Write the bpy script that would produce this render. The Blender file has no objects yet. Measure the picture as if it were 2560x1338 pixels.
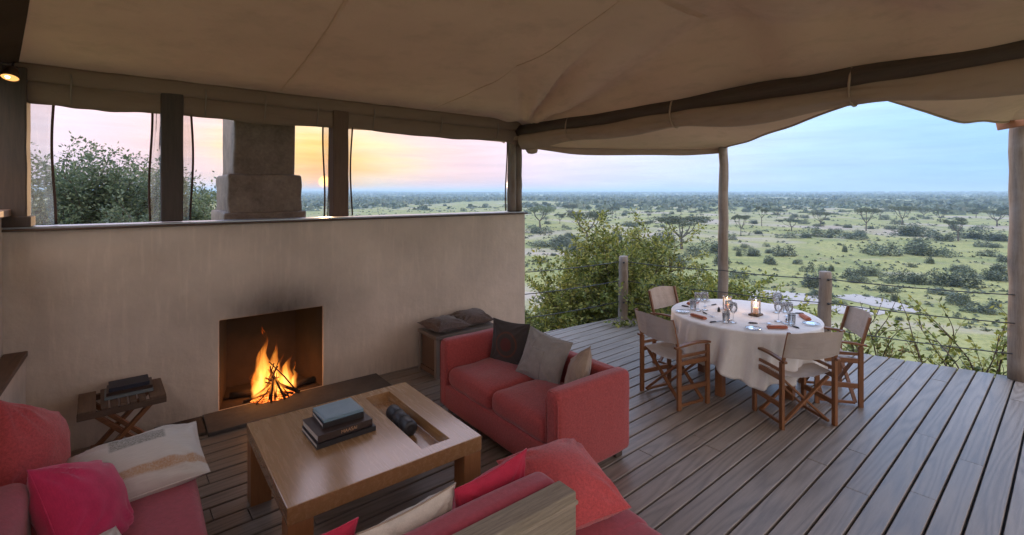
import bpy, bmesh, math, random
import numpy as np
from mathutils import Vector, Matrix, Euler, noise as mnoise
R = math.radians
scene = bpy.context.scene
COL = scene.collection

# ------------------------------------------------------------------ camera
HEAD = 52.0                                   # heading, degrees from +X (the fireplace wall runs along X)
EYE = 2.05
cam_d = bpy.data.cameras.new('camera')
cam = bpy.data.objects.new('camera', cam_d); COL.objects.link(cam)
cam.location = (0, 0, EYE)
cam.rotation_euler = (R(90), 0, R(HEAD - 90))
cam_d.sensor_width = 36.0
cam_d.lens = 16.875
cam_d.shift_y = -187 / 2560
cam_d.clip_start = 0.05
cam_d.clip_end = 20000
scene.camera = cam

# ------------------------------------------------------------------ sky, sun, exposure
SUN_AZ = 73.3                                 # degrees from +X
SUN_EL = 1.2
world = bpy.data.worlds.new('World'); scene.world = world
world.use_nodes = True
wn = world.node_tree.nodes; wl = world.node_tree.links
wn.clear()
w_out = wn.new('ShaderNodeOutputWorld')
w_bg = wn.new('ShaderNodeBackground')
w_sky = wn.new('ShaderNodeTexSky')
w_sky.sky_type = 'NISHITA'
w_sky.sun_disc = False
w_sky.sun_elevation = R(SUN_EL)
w_sky.sun_rotation = R(90 - SUN_AZ)
w_sky.altitude = 1600
w_sky.air_density = 1.0
w_sky.dust_density = 0.6
w_sky.ozone_density = 4.0
SKY_STRENGTH = 0.12
w_bg.inputs['Strength'].default_value = SKY_STRENGTH
sun_dir = Vector((math.cos(R(SUN_AZ)) * math.cos(R(SUN_EL)), math.sin(R(SUN_AZ)) * math.cos(R(SUN_EL)), math.sin(R(SUN_EL))))
# a thin veil of high cloud over the whole sky, lit by the low sun: yellow round it, rose further off, blue away from it
def wnode(typ, **kw):
    nd = wn.new(typ)
    for k, v in kw.items():
        if k == 'op': nd.operation = v
        elif isinstance(v, bpy.types.NodeSocket): wl.new(v, nd.inputs[int(k[1:])] if k[0] == 'i' and k[1:].isdigit() else nd.inputs[k])
        else: (nd.inputs[int(k[1:])] if k[0] == 'i' and k[1:].isdigit() else nd.inputs[k]).default_value = v
    return nd
def srgb(r, g, b): return tuple(((c / 255 + 0.055) / 1.055) ** 2.4 for c in (r, g, b)) + (1,)
w_dir = wn.new('ShaderNodeTexCoord').outputs['Generated']
w_dot = wnode('ShaderNodeVectorMath', op='DOT_PRODUCT', i0=w_dir, i1=tuple(sun_dir)).outputs['Value']
w_ang = wnode('ShaderNodeMath', op='ARCCOSINE', i0=w_dot).outputs[0]                     # radians from the sun
w_map = wnode('ShaderNodeMapping', Vector=w_dir, Scale=(1.5, 1.5, 14.0)).outputs[0]
w_nz = wnode('ShaderNodeTexNoise', Vector=w_map, Scale=2.0, Detail=6, Roughness=0.55).outputs['Fac']
w_jit = wnode('ShaderNodeMath', op='MULTIPLY_ADD', i0=w_nz, i1=0.26, i2=-0.13).outputs[0]
w_t = wnode('ShaderNodeMath', op='DIVIDE', i0=wnode('ShaderNodeMath', op='ADD', i0=w_ang, i1=w_jit).outputs[0], i1=math.pi).outputs[0]
w_rp = wn.new('ShaderNodeValToRGB'); wl.new(w_t, w_rp.inputs['Fac'])
VEIL = [(0, (250, 170, 56)), (3, (246, 192, 98)), (7, (243, 206, 156)), (12, (236, 196, 184)), (18, (227, 194, 198)), (27, (220, 205, 220)), (38, (200, 208, 238)), (52, (170, 199, 242)), (68, (142, 184, 238)), (95, (190, 198, 222)), (130, (218, 206, 206)), (180, (220, 202, 192))]
while len(w_rp.color_ramp.elements) < len(VEIL): w_rp.color_ramp.elements.new(0.5)
for e_, (deg, c_) in zip(w_rp.color_ramp.elements, VEIL): e_.position = deg / 180; e_.color = srgb(*c_)
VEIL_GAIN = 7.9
# brightening added towards the unseen zenith to light the ground (CIE overcast law, softened)
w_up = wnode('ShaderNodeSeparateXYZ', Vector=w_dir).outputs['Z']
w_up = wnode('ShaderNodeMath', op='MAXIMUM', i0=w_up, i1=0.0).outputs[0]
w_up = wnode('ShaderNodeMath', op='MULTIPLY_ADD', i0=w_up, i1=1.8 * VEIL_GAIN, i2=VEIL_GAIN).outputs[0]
w_disc = wn.new('ShaderNodeMapRange'); wl.new(w_ang, w_disc.inputs[0])                     # the sun itself, half sunk in haze
for k_, v_ in ((1, R(0.75)), (2, R(0.35)), (3, 0.0), (4, 30.0)): w_disc.inputs[k_].default_value = v_
w_st = wnode('ShaderNodeTexNoise', Vector=wnode('ShaderNodeMapping', Vector=w_dir, Scale=(2.2, 2.2, 30.0), Rotation=(0.03, 0.05, 0.4)).outputs[0], Scale=2.4, Detail=7, Roughness=0.6, Distortion=0.4).outputs['Fac']
w_st = wnode('ShaderNodeMath', op='MULTIPLY_ADD', i0=w_st, i1=0.5, i2=0.75).outputs[0]          # streaks of thicker and thinner veil
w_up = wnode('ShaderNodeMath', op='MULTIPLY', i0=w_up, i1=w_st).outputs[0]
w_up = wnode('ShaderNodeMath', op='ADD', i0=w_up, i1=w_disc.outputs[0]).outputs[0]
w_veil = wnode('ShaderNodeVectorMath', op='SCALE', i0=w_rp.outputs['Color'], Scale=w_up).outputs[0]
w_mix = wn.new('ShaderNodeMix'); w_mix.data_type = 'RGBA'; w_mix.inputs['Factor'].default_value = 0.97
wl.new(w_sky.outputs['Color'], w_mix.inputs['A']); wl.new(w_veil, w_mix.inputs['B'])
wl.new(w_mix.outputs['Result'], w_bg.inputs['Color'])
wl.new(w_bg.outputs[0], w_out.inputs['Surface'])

sun_d = bpy.data.lights.new('sun', 'SUN'); sun_d.energy = 1.5; sun_d.angle = R(0.6); sun_d.color = (1.0, 0.62, 0.32)
sun = bpy.data.objects.new('sun', sun_d); COL.objects.link(sun)
sun.rotation_euler = sun_dir.to_track_quat('Z', 'Y').to_euler()

scene.view_settings.view_transform = 'Standard'
scene.view_settings.look = 'None'
scene.view_settings.gamma = 1.0
scene.view_settings.exposure = 0.55
scene.view_settings.use_curve_mapping = False
scene.cycles.use_denoising = True
try: scene.cycles.denoiser = 'OPENIMAGEDENOISE'
except Exception: pass
scene.cycles.max_bounces = 6
scene.cycles.diffuse_bounces = 4
scene.cycles.transparent_max_bounces = 16
scene.cycles.volume_bounces = 1
scene.cycles.caustics_reflective = False
scene.cycles.caustics_refractive = False
scene.cycles.sample_clamp_indirect = 6.0

# ------------------------------------------------------------------ material helpers
class NT:
    def __init__(s, name):
        s.m = bpy.data.materials.new(name); s.m.use_nodes = True
        s.t = s.m.node_tree; s.t.nodes.clear()
        s.out = s.n('ShaderNodeOutputMaterial')
    def n(s, typ, **kw):
        nd = s.t.nodes.new(typ)
        for k, v in kw.items():
            if k.startswith('_'): setattr(nd, k[1:], v)
        for k, v in kw.items():
            if not k.startswith('_'): s.set(nd, k.replace('__', ' '), v)
        return nd
    def set(s, nd, key, v):
        sock = nd.inputs[int(key[1:])] if key[0] == 'i' and key[1:].isdigit() else nd.inputs[key]
        if hasattr(v, 'is_output') or isinstance(v, bpy.types.NodeSocket): s.t.links.new(v, sock)
        else: sock.default_value = v
    def coord(s, kind='Object'): return s.n('ShaderNodeTexCoord').outputs[kind]
    def mapp(s, vec, scale=(1, 1, 1), rot=(0, 0, 0), loc=(0, 0, 0)):
        return s.n('ShaderNodeMapping', Vector=vec, Scale=scale, Rotation=rot, Location=loc).outputs[0]
    def noise(s, vec, scale=5, detail=4, rough=0.5, dist=0.0):
        return s.n('ShaderNodeTexNoise', Vector=vec, Scale=scale, Detail=detail, Roughness=rough, Distortion=dist).outputs['Fac']
    def ramp(s, fac, stops):
        nd = s.n('ShaderNodeValToRGB', Fac=fac); cr = nd.color_ramp
        while len(cr.elements) < len(stops): cr.elements.new(0.5)
        for e, (p, c) in zip(cr.elements, stops):
            e.position = p; e.color = c if len(c) == 4 else tuple(c) + (1,)
        return nd.outputs['Color']
    def mix(s, fac, a, b, blend='MIX'):
        nd = s.t.nodes.new('ShaderNodeMix'); nd.data_type = 'RGBA'; nd.blend_type = blend
        for k, v in (('Factor', fac), ('A', a), ('B', b)):
            if isinstance(v, bpy.types.NodeSocket): s.t.links.new(v, nd.inputs[k])
            else: nd.inputs[k].default_value = v if not isinstance(v, tuple) or len(v) == 4 else v + (1,)
        return nd.outputs['Result']
    def math(s, op, a, b=0.0, c=None):
        nd = s.t.nodes.new('ShaderNodeMath'); nd.operation = op
        for i, v in enumerate((a, b) if c is None else (a, b, c)):
            if isinstance(v, bpy.types.NodeSocket): s.t.links.new(v, nd.inputs[i])
            else: nd.inputs[i].default_value = v
        return nd.outputs[0]
    def bump(s, h, strength=0.3, dist=0.01):
        return s.n('ShaderNodeBump', Height=h, Strength=strength, Distance=dist).outputs[0]
    def bsdf(s, **kw):
        nd = s.n('ShaderNodeBsdfPrincipled', **kw)
        s.t.links.new(nd.outputs[0], s.out.inputs['Surface'])
        return nd
    def done(s, surf=None):
        if surf is not None: s.t.links.new(surf, s.out.inputs['Surface'])
        return s.m

def scl(c, k): return tuple(min(1, x * k) for x in c[:3]) + (1,)

def m_fabric(name, col, var=0.18, weave=900, rough=0.9, mottled=14, bump=0.25):
    t = NT(name); o = t.coord()
    a = t.noise(o, mottled, 4, 0.6); b = t.noise(o, weave, 1, 0.5); cde = t.noise(o, 3.0, 3, 0.5)
    c = t.mix(t.ramp(a, [(0.34, (0, 0, 0)), (0.66, (1, 1, 1))]), scl(col, 1 - var), scl(col, 1 + var))
    c = t.mix(t.math('MULTIPLY', t.ramp(t.noise(o, 170, 2, 0.6), [(0.42, (0, 0, 0)), (0.62, (1, 1, 1))]), var), c, scl(col, 1 + var * 2.2))
    c = t.mix(t.math('MULTIPLY', b, 0.5), c, scl(col, 1 + var * 1.6))
    slub = t.noise(t.mapp(o, (90, 90, 14)), 3.0, 3, 0.7)
    c = t.mix(t.ramp(slub, [(0.5, (0, 0, 0)), (0.75, (0.5, 0.5, 0.5))]), c, scl(col, 1.55))
    c = t.mix(t.math('MULTIPLY', cde, 0.35), c, scl(col, 0.8))
    h = t.math('ADD', t.math('ADD', t.math('MULTIPLY', b, 0.5), t.noise(o, 60, 3, 0.6)), t.math('MULTIPLY', t.noise(o, 11, 3, 0.6, 1.0), 2.2))
    t.bsdf(Base__Color=c, Roughness=rough, Sheen__Weight=0.25, Sheen__Roughness=0.5, Normal=t.bump(h, bump, 0.004), **{'Specular IOR Level': 0.2})
    return t.done()

def m_wood(name, c1, c2, axis='x', scale=1.0, rough=0.5, bump=0.2, cathedral=0.0, wear=None, tone=0.3, coat=0.0):
    t = NT(name); o = t.coord()
    rnd = t.n('ShaderNodeObjectInfo').outputs['Random']
    off = t.n('ShaderNodeCombineXYZ', X=t.math('MULTIPLY', rnd, 37.0), Y=t.math('MULTIPLY', rnd, 11.0), Z=t.math('MULTIPLY', rnd, 5.0)).outputs[0]
    o = t.n('ShaderNodeVectorMath', _operation='ADD', i0=o, i1=off).outputs[0]
    st = {'x': (0.9, 13, 13), 'y': (13, 0.9, 13), 'z': (13, 13, 0.9)}[axis]
    st = tuple(v * scale for v in st)
    v = t.mapp(o, st)
    g = t.noise(v, 4.0, 6, 0.65, 0.6)
    fine = t.noise(t.mapp(o, tuple(q * 5 for q in st)), 5.0, 3, 0.6)
    f = t.math('ADD', t.math('MULTIPLY', g, 0.75), t.math('MULTIPLY', fine, 0.25))
    if cathedral > 0:
        cv = t.mapp(o, tuple(q * 0.55 for q in st))
        n0 = t.noise(cv, 0.50, 2, 0.45)
        rings = t.math('SINE', t.math('MULTIPLY', n0, 120.0))
        rings = t.math('POWER', t.math('MULTIPLY_ADD', rings, 0.5, 0.5), 0.7)
        f = t.math('ADD', t.math('MULTIPLY', f, 1 - cathedral), t.math('MULTIPLY', rings, cathedral))
    c = t.ramp(f, [(0.25, c1), (0.72, c2)])
    tint = t.math('MULTIPLY_ADD', rnd, tone, 1 - tone / 2)
    c = t.mix(1.0, c, t.n('ShaderNodeCombineXYZ', X=tint, Y=tint, Z=tint).outputs[0], 'MULTIPLY')
    if wear: c = t.mix(t.ramp(t.noise(o, 2.3, 5, 0.65), [(0.45, (0, 0, 0)), (0.75, (0.7, 0.7, 0.7))]), c, wear)
    rr = t.math('MULTIPLY_ADD', f, 0.25, rough - 0.1)
    t.bsdf(Base__Color=c, Roughness=rr, Normal=t.bump(f, bump, 0.004), Coat__Weight=coat, Coat__Roughness=0.14)
    return t.done()

def m_plain(name, col, rough=0.6, metal=0.0, var=0.1, sc=30, bump=0.05):
    t = NT(name); o = t.coord(); n = t.noise(o, sc, 4, 0.6)
    t.bsdf(Base__Color=t.mix(n, scl(col, 1 - var), scl(col, 1 + var)), Roughness=rough, Metallic=metal, Normal=t.bump(n, bump, 0.003))
    return t.done()

def m_canvas(name, col, transl=0.3, stripes=0):
    t = NT(name); o = t.coord()
    a = t.noise(o, 0.9, 5, 0.6); b = t.noise(o, 700, 1); st = t.noise(t.mapp(o, (0.6, 0.6, 3.0)), 5, 5, 0.65)
    c = t.mix(a, scl(col, 0.78), scl(col, 1.18))
    c = t.mix(t.ramp(st, [(0.5, (0, 0, 0)), (0.8, (0.45, 0.45, 0.45))]), c, scl(col, 0.6))
    w = t.noise(t.mapp(o, (1, 1, 1)), 4.5, 4, 0.55, 0.4)
    h = t.math('ADD', t.math('MULTIPLY', w, 1.0), t.math('MULTIPLY', b, 0.03))
    nrm = t.bump(h, 0.5, 0.035)
    d = t.n('ShaderNodeBsdfDiffuse', Color=c, Normal=nrm).outputs[0]
    tr = t.n('ShaderNodeBsdfTranslucent', Color=c, Normal=nrm).outputs[0]
    return t.done(t.n('ShaderNodeMixShader', i0=transl, i1=d, i2=tr).outputs[0])

def m_leaf(name, c1, c2, c3, transl=0.35):
    t = NT(name)
    rnd = t.n('ShaderNodeNewGeometry').outputs['Random Per Island']
    c = t.ramp(rnd, [(0.0, c1), (0.55, c2), (0.97, c3)])
    ob = t.n('ShaderNodeObjectInfo').outputs['Random']
    tint = t.math('MULTIPLY_ADD', ob, 0.45, 0.78)
    c = t.mix(1.0, c, t.n('ShaderNodeCombineXYZ', X=tint, Y=tint, Z=tint).outputs[0], 'MULTIPLY')
    d = t.n('ShaderNodeBsdfPrincipled', Base__Color=c, Roughness=0.55).outputs[0]
    tr = t.n('ShaderNodeBsdfTranslucent', Color=c).outputs[0]
    return t.done(t.n('ShaderNodeMixShader', i0=transl, i1=d, i2=tr).outputs[0])

def m_emit(name, col, k):
    t = NT(name)
    return t.done(t.n('ShaderNodeEmission', Color=col + (1,), Strength=k).outputs[0])

def m_clear(name, tint, haze=0.1, gloss=0.08):
    t = NT(name)
    tr = t.n('ShaderNodeBsdfTransparent', Color=tint + (1,)).outputs[0]
    df = t.n('ShaderNodeBsdfTranslucent', Color=(0.7, 0.68, 0.66, 1)).outputs[0]
    gl = t.n('ShaderNodeBsdfGlossy', Color=(1, 1, 1, 1), Roughness=0.05).outputs[0]
    a = t.n('ShaderNodeMixShader', i0=haze, i1=tr, i2=df).outputs[0]
    fr = t.n('ShaderNodeFresnel', IOR=1.45).outputs[0]
    fr = t.math('ADD', t.math('MULTIPLY', fr, 0.9), gloss)
    return t.done(t.n('ShaderNodeMixShader', i0=fr, i1=a, i2=gl).outputs[0])

# ------------------------------------------------------------------ mesh helpers
class MB:
    def __init__(s): s.v = []; s.f = []
    def add(s, vs, fs):
        b = len(s.v); s.v += [tuple(p) for p in vs]; s.f += [tuple(i + b for i in f) for f in fs]; return s
    def box(s, c, size, rot=None):
        x, y, z = [q / 2 for q in size]
        vs = [Vector(p) for p in ((-x, -y, -z), (x, -y, -z), (x, y, -z), (-x, y, -z), (-x, -y, z), (x, -y, z), (x, y, z), (-x, y, z))]
        if rot is not None: M = Euler(rot).to_matrix(); vs = [M @ p for p in vs]
        c = Vector(c)
        return s.add([p + c for p in vs], [(0, 3, 2, 1), (4, 5, 6, 7), (0, 1, 5, 4), (1, 2, 6, 5), (2, 3, 7, 6), (3, 0, 4, 7)])
    def bar(s, p0, p1, w, h, up=(0, 0, 1)):
        p0, p1 = Vector(p0), Vector(p1); d = (p1 - p0).normalized(); u = Vector(up)
        sd = d.cross(u)
        if sd.length < 1e-4: sd = d.cross(Vector((1, 0, 0)))
        sd.normalize(); u = sd.cross(d).normalized()
        a = sd * w / 2; b = u * h / 2
        vs = [p + q for p in (p0, p1) for q in (-a - b, a - b, a + b, -a + b)]
        return s.add(vs, [(0, 1, 2, 3), (7, 6, 5, 4), (0, 4, 5, 1), (1, 5, 6, 2), (2, 6, 7, 3), (3, 7, 4, 0)])
    def tube(s, pts, rad, n=8, cap=True, jitter=0.0, rng=None):
        pts = [Vector(p) for p in pts]; m = len(pts)
        rs = rad if isinstance(rad, (list, tuple)) else [rad] * m
        rings = []; ref = None
        for i, p in enumerate(pts):
            d = (pts[min(i + 1, m - 1)] - pts[max(i - 1, 0)])
            d = d.normalized() if d.length > 1e-9 else Vector((0, 0, 1))
            if ref is None:
                ref = Vector((0, 0, 1)) if abs(d.z) < 0.9 else Vector((1, 0, 0))
            a = (ref - d * ref.dot(d)).normalized(); ref = a; b = d.cross(a)
            ring = []
            for k in range(n):
                t = 2 * math.pi * k / n
                q = rs[i] * (1 + (rng.uniform(-jitter, jitter) if rng else 0))
                ring.append(p + (a * math.cos(t) + b * math.sin(t)) * q)
            rings.append(ring)
        vs = [p for r in rings for p in r]; fs = []
        for i in range(m - 1):
            for k in range(n):
                k2 = (k + 1) % n
                fs.append((i * n + k, i * n + k2, (i + 1) * n + k2, (i + 1) * n + k))
        if cap: fs.append(tuple(range(n - 1, -1, -1))); fs.append(tuple((m - 1) * n + k for k in range(n)))
        return s.add(vs, fs)
    def lathe(s, prof, n=20, c=(0, 0, 0), closed=False):
        vs = []; fs = []; m = len(prof)
        for r, z in prof:
            for k in range(n):
                t = 2 * math.pi * k / n
                vs.append((c[0] + r * math.cos(t), c[1] + r * math.sin(t), c[2] + z))
        for i in range(m - 1):
            for k in range(n):
                k2 = (k + 1) % n
                fs.append((i * n + k, i * n + k2, (i + 1) * n + k2, (i + 1) * n + k))
        if closed: fs.append(tuple(range(n - 1, -1, -1))); fs.append(tuple((m - 1) * n + k for k in range(n)))
        return s.add(vs, fs)
    def grid(s, fn, nu, nv, closed_u=False):
        vs = [fn(i / nu, j / nv) for j in range(nv + 1) for i in range(nu + (0 if closed_u else 1))]
        w = nu if closed_u else nu + 1; fs = []
        for j in range(nv):
            for i in range(nu):
                i2 = (i + 1) % w if closed_u else i + 1
                fs.append((j * w + i, j * w + i2, (j + 1) * w + i2, (j + 1) * w + i))
        return s.add(vs, fs)
    def mesh(s, name, mat=None, smooth=False, bevel=0.0, seg=2):
        me = bpy.data.meshes.new(name); me.from_pydata(s.v, [], s.f); me.update()
        if bevel > 0:
            bm = bmesh.new(); bm.from_mesh(me)
            bmesh.ops.recalc_face_normals(bm, faces=bm.faces)
            es = [e for e in bm.edges if len(e.link_faces) == 2 and e.calc_face_angle(0) > 0.6]
            bmesh.ops.bevel(bm, geom=es, offset=bevel, segments=seg, profile=0.5, affect='EDGES', clamp_overlap=True)
            bm.to_mesh(me); bm.free()
        if smooth: me.polygons.foreach_set('use_smooth', [True] * len(me.polygons))
        if mat: me.materials.append(mat)
        return me
    def build(s, name, mat, parent=None, smooth=False, bevel=0.0, seg=2, loc=None, rot=None):
        return link(name, s.mesh(name, mat, smooth, bevel, seg), parent, loc, rot)

def link(name, me, parent=None, loc=None, rot=None):
    o = bpy.data.objects.new(name, me); COL.objects.link(o)
    if parent is not None: o.parent = parent
    if loc is not None: o.location = loc
    if rot is not None: o.rotation_euler = rot
    return o

def tag(o, label, cat, group=None, kind=None):
    if label: o['label'] = label
    if cat: o['category'] = cat
    if group: o['group'] = group
    if kind: o['kind'] = kind
    return o

def struct(o, label=None):
    o['kind'] = 'structure'
    if label: o['label'] = label
    return o

def thing(name, label, cat, loc=(0, 0, 0), rotz=0.0, group=None, rot=None):
    o = bpy.data.objects.new(name, None); COL.objects.link(o)
    o.empty_display_size = 0.1
    o.location = loc; o.rotation_euler = rot if rot is not None else (0, 0, rotz)
    return tag(o, label, cat, group)

def copy_tree(o, parent=None):
    c = o.copy(); COL.objects.link(c); c.parent = parent
    for ch in o.children: copy_tree(ch, c)
    return c

def np_mesh(name, verts, faces, mat, smooth=False):
    """verts (n,3) array, faces (m,k) array, all faces of one size"""
    me = bpy.data.meshes.new(name)
    nv, (nf, k) = len(verts), faces.shape
    me.vertices.add(nv); me.vertices.foreach_set('co', np.asarray(verts, np.float32).ravel())
    me.loops.add(nf * k); me.loops.foreach_set('vertex_index', np.asarray(faces, np.int32).ravel())
    me.polygons.add(nf)
    me.polygons.foreach_set('loop_start', np.arange(0, nf * k, k, dtype=np.int32))
    try: me.polygons.foreach_set('loop_total', np.full(nf, k, np.int32))
    except Exception: pass
    me.polygons.foreach_set('use_smooth', np.full(nf, smooth))
    me.materials.append(mat); me.update(calc_edges=True); me.validate()
    return me

def softbox(size, r, mat, name, parent=None, loc=None, rot=None, n=12, bulge=(0, 0, 0), amp=0.0, nscale=5.0, seed=0):
    """padded block: rounded edges, faces that swell, faint unevenness"""
    a = [q / 2 for q in size]
    ts = [-1 + 2 * i / n for i in range(n + 1)]
    def warp(t, h):          # more grid lines near the edges
        k = max(0.0, 1 - 2.0 * r / (2 * h)) if h > r else 0
        e = abs(t); sg = 1 if t >= 0 else -1
        return sg * (e / 0.6 * k if e < 0.6 else k + (e - 0.6) / 0.4 * (1 - k))
    bm = bmesh.new(); vm = {}
    def vert(p):
        key = tuple(round(q, 5) for q in p)
        if key not in vm:
            P = Vector([p[i] * a[i] for i in range(3)])
            inner = Vector([max(-(a[i] - r), min(a[i] - r, P[i])) for i in range(3)])
            d = P - inner
            Q = inner + (d.normalized() * r if d.length > 1e-7 else d)
            u = [Q[i] / a[i] for i in range(3)]
            for i in range(3):
                if bulge[i]:
                    j, l = [q for q in range(3) if q != i]
                    w = max(0, 1 - u[j] ** 4) * max(0, 1 - u[l] ** 4)
                    Q[i] += bulge[i] * w * (1 if u[i] > 0 else -1) * abs(u[i])
            if amp:
                Q += amp * mnoise.noise_vector((Q + Vector((seed * 3.1, seed * 1.7, 0))) * nscale)
            vm[key] = bm.verts.new(Q)
        return vm[key]
    for ax in range(3):
        j, l = [(1, 2), (2, 0), (0, 1)][ax]
        for sg in (-1, 1):
            for p in range(n):
                for q in range(n):
                    cs = []
                    for (u, v) in ((ts[p], ts[q]), (ts[p + 1], ts[q]), (ts[p + 1], ts[q + 1]), (ts[p], ts[q + 1])):
                        c = [0, 0, 0]; c[ax] = sg; c[j] = warp(u, a[j]); c[l] = warp(v, a[l]); cs.append(vert(c))
                    if sg < 0: cs.reverse()
                    if len(set(cs)) == 4: bm.faces.new(cs)
    me = bpy.data.meshes.new(name); bm.to_mesh(me); bm.free()
    me.polygons.foreach_set('use_smooth', [True] * len(me.polygons)); me.materials.append(mat)
    return link(name, me, parent, loc, rot)

def pillow(name, label, mat, w, h, t, loc, rot, seed=0, n=34, pinch=0.09, wr=0.009, group=None, piping=None, dent=0.0):
    """stuffed cushion: width x, height z, thickness y, origin at its middle"""
    th = thing(name, label, 'cushion', loc, 0, group, rot)
    rg = random.Random(seed); ox = Vector((rg.uniform(0, 50), rg.uniform(0, 50), 0))
    mb = MB()
    def outline(u, v):
        x = w / 2 * u * (1 - pinch * (1 - v * v)); z = h / 2 * v * (1 - pinch * (1 - u * u)); return x, z
    def surf(sgn):
        idx = {}
        for j in range(n + 1):
            for i in range(n + 1):
                u = -math.cos(math.pi * i / n); v = -math.cos(math.pi * j / n)
                x, z = outline(u, v)
                k = (max(0, 1 - abs(u) ** 2.2) ** 0.55) * (max(0, 1 - abs(v) ** 2.2) ** 0.55)
                y = t / 2 * k
                P = Vector((x, sgn, z))
                crease = mnoise.noise((P + ox) * 9.0) * wr * 0.8 + mnoise.noise(Vector((x * 6, sgn, z * 22)) + ox) * wr * (1 - k) * 1.6
                for cu in (-1, 1):
                    for cv in (-1, 1):
                        ru, rv = 1 - cu * u, 1 - cv * v; rr = math.hypot(ru, rv); an = math.atan2(rv, ru + 1e-9)
                        crease += wr * 0.9 * math.sin(an * 13 + cu * 1.3 + cv * 2.1 + 2.5 * mnoise.noise(Vector((rr * 2, an * 2, cu + 3 * cv)) + ox)) * math.exp(-((rr - 0.45) / 0.38) ** 2)
                edge = min(1 - abs(u), 1 - abs(v))
                crease += wr * 0.8 * math.exp(-(edge / 0.16) ** 2) * mnoise.noise(Vector((x * 34, z * 34, sgn)) + ox)
                y += crease * min(1, k * 2.2)
                if dent: y -= dent * math.exp(-((u / 0.3) ** 2)) * max(0, v)
                idx[i, j] = (x, sgn * y, z)
        return idx
    F, B = surf(-1), surf(1)
    vs = []; map_f = {}; map_b = {}
    for j in range(n + 1):
        for i in range(n + 1):
            map_f[i, j] = len(vs); vs.append(F[i, j])
            if i in (0, n) or j in (0, n): map_b[i, j] = map_f[i, j]
            else: map_b[i, j] = len(vs); vs.append(B[i, j])
    fs = []
    for j in range(n):
        for i in range(n):
            fs.append((map_f[i, j], map_f[i + 1, j], map_f[i + 1, j + 1], map_f[i, j + 1]))
            fs.append((map_b[i, j], map_b[i, j + 1], map_b[i + 1, j + 1], map_b[i + 1, j]))
    mb.add(vs, fs); cov = mb.build('cover', mat, th, smooth=True)
    ring = []
    for (u0, v0, u1, v1) in ((-1, -1, 1, -1), (1, -1, 1, 1), (1, 1, -1, 1), (-1, 1, -1, -1)):
        for q in range(10):
            s_ = q / 10; x, z = outline(u0 + (u1 - u0) * s_, v0 + (v1 - v0) * s_); ring.append((x, 0, z))
    ring.append(ring[0])
    MB().tube(ring, 0.004, 5, cap=False).build('piping', piping or mat, cov, smooth=True)
    return th

# ------------------------------------------------------------------ materials
BOARD = m_wood('weathered_deck_board', (0.15, 0.119, 0.095), (0.30, 0.25, 0.207), 'x', 1.0, 0.40, 0.25, cathedral=0.24, tone=0.13)
POLE = m_wood('weathered_pole', (0.12, 0.085, 0.06), (0.30, 0.235, 0.18), 'z', 0.8, 0.7, 0.4, wear=(0.36, 0.32, 0.28, 1))
DARKWOOD = m_wood('dark_post_wood', (0.035, 0.024, 0.018), (0.095, 0.066, 0.05), 'z', 0.8, 0.6, 0.3)
BEAMWOOD = m_wood('dark_beam_wood', (0.05, 0.033, 0.025), (0.12, 0.08, 0.06), 'y', 0.8, 0.6, 0.3)
TEAK = m_wood('oiled_teak', (0.12, 0.046, 0.018), (0.30, 0.13, 0.052), 'z', 1.6, 0.42, 0.15)
TEAKX = m_wood('oiled_teak_rail', (0.12, 0.046, 0.018), (0.30, 0.13, 0.052), 'x', 1.6, 0.42, 0.15)
OAKX = m_wood('honey_oak', (0.34, 0.17, 0.068), (0.53, 0.31, 0.14), 'y', 0.7, 0.24, 0.05, coat=1.0)
OAKZ = m_wood('honey_oak_leg', (0.29, 0.12, 0.045), (0.44, 0.21, 0.085), 'z', 0.7, 0.35, 0.06)
OLDWOOD = m_wood('old_plank_wood', (0.06, 0.035, 0.022), (0.18, 0.11, 0.07), 'y', 1.5, 0.6, 0.4)
OLDWOODX = m_wood('old_plank_wood_x', (0.06, 0.035, 0.022), (0.16, 0.10, 0.065), 'x', 1.5, 0.6, 0.4)
GREYWOOD = m_wood('grey_coarse_wood', (0.16, 0.125, 0.085), (0.42, 0.35, 0.26), 'x', 1.8, 0.75, 0.5)
GREYWOODY = m_wood('grey_coarse_wood_y', (0.16, 0.125, 0.085), (0.40, 0.34, 0.26), 'y', 1.8, 0.75, 0.5)
CANVAS = m_canvas('tent_canvas', (0.70, 0.49, 0.35), 0.012)
CANVAS_D = m_canvas('rolled_canvas', (0.46, 0.34, 0.26), 0.02)
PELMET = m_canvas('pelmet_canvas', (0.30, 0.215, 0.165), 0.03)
SLING = m_canvas('chair_canvas', (0.47, 0.40, 0.345), 0.15)
RED = m_fabric('brick_red_upholstery', (0.34, 0.062, 0.060), var=0.36, mottled=70, bump=0.4)
PINKRED = m_fabric('rose_red_upholstery', (0.35, 0.055, 0.075), mottled=45)
CORAL = m_fabric('coral_cushion', (0.44, 0.068, 0.070), var=0.34, mottled=80, bump=0.45)
HOTPINK = m_fabric('hot_pink_cushion', (0.52, 0.03, 0.095), bump=0.15)
RASP = m_fabric('raspberry_cushion', (0.47, 0.025, 0.06), bump=0.15)
GREYC = m_fabric('blue_grey_cushion', (0.30, 0.28, 0.26))
TANC = m_fabric('tan_cushion', (0.34, 0.255, 0.19))
DARKC = m_fabric('dark_cushion', (0.065, 0.05, 0.045))
BROWNC = m_fabric('dark_brown_cushion', (0.10, 0.07, 0.058), var=0.5, mottled=40)
CREAM = m_fabric('cream_cushion', (0.60, 0.53, 0.45))
CLOTH = m_fabric('white_tablecloth', (0.80, 0.77, 0.74), var=0.04)
TERRA = m_fabric('terracotta_napkin', (0.42, 0.135, 0.07))
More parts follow.
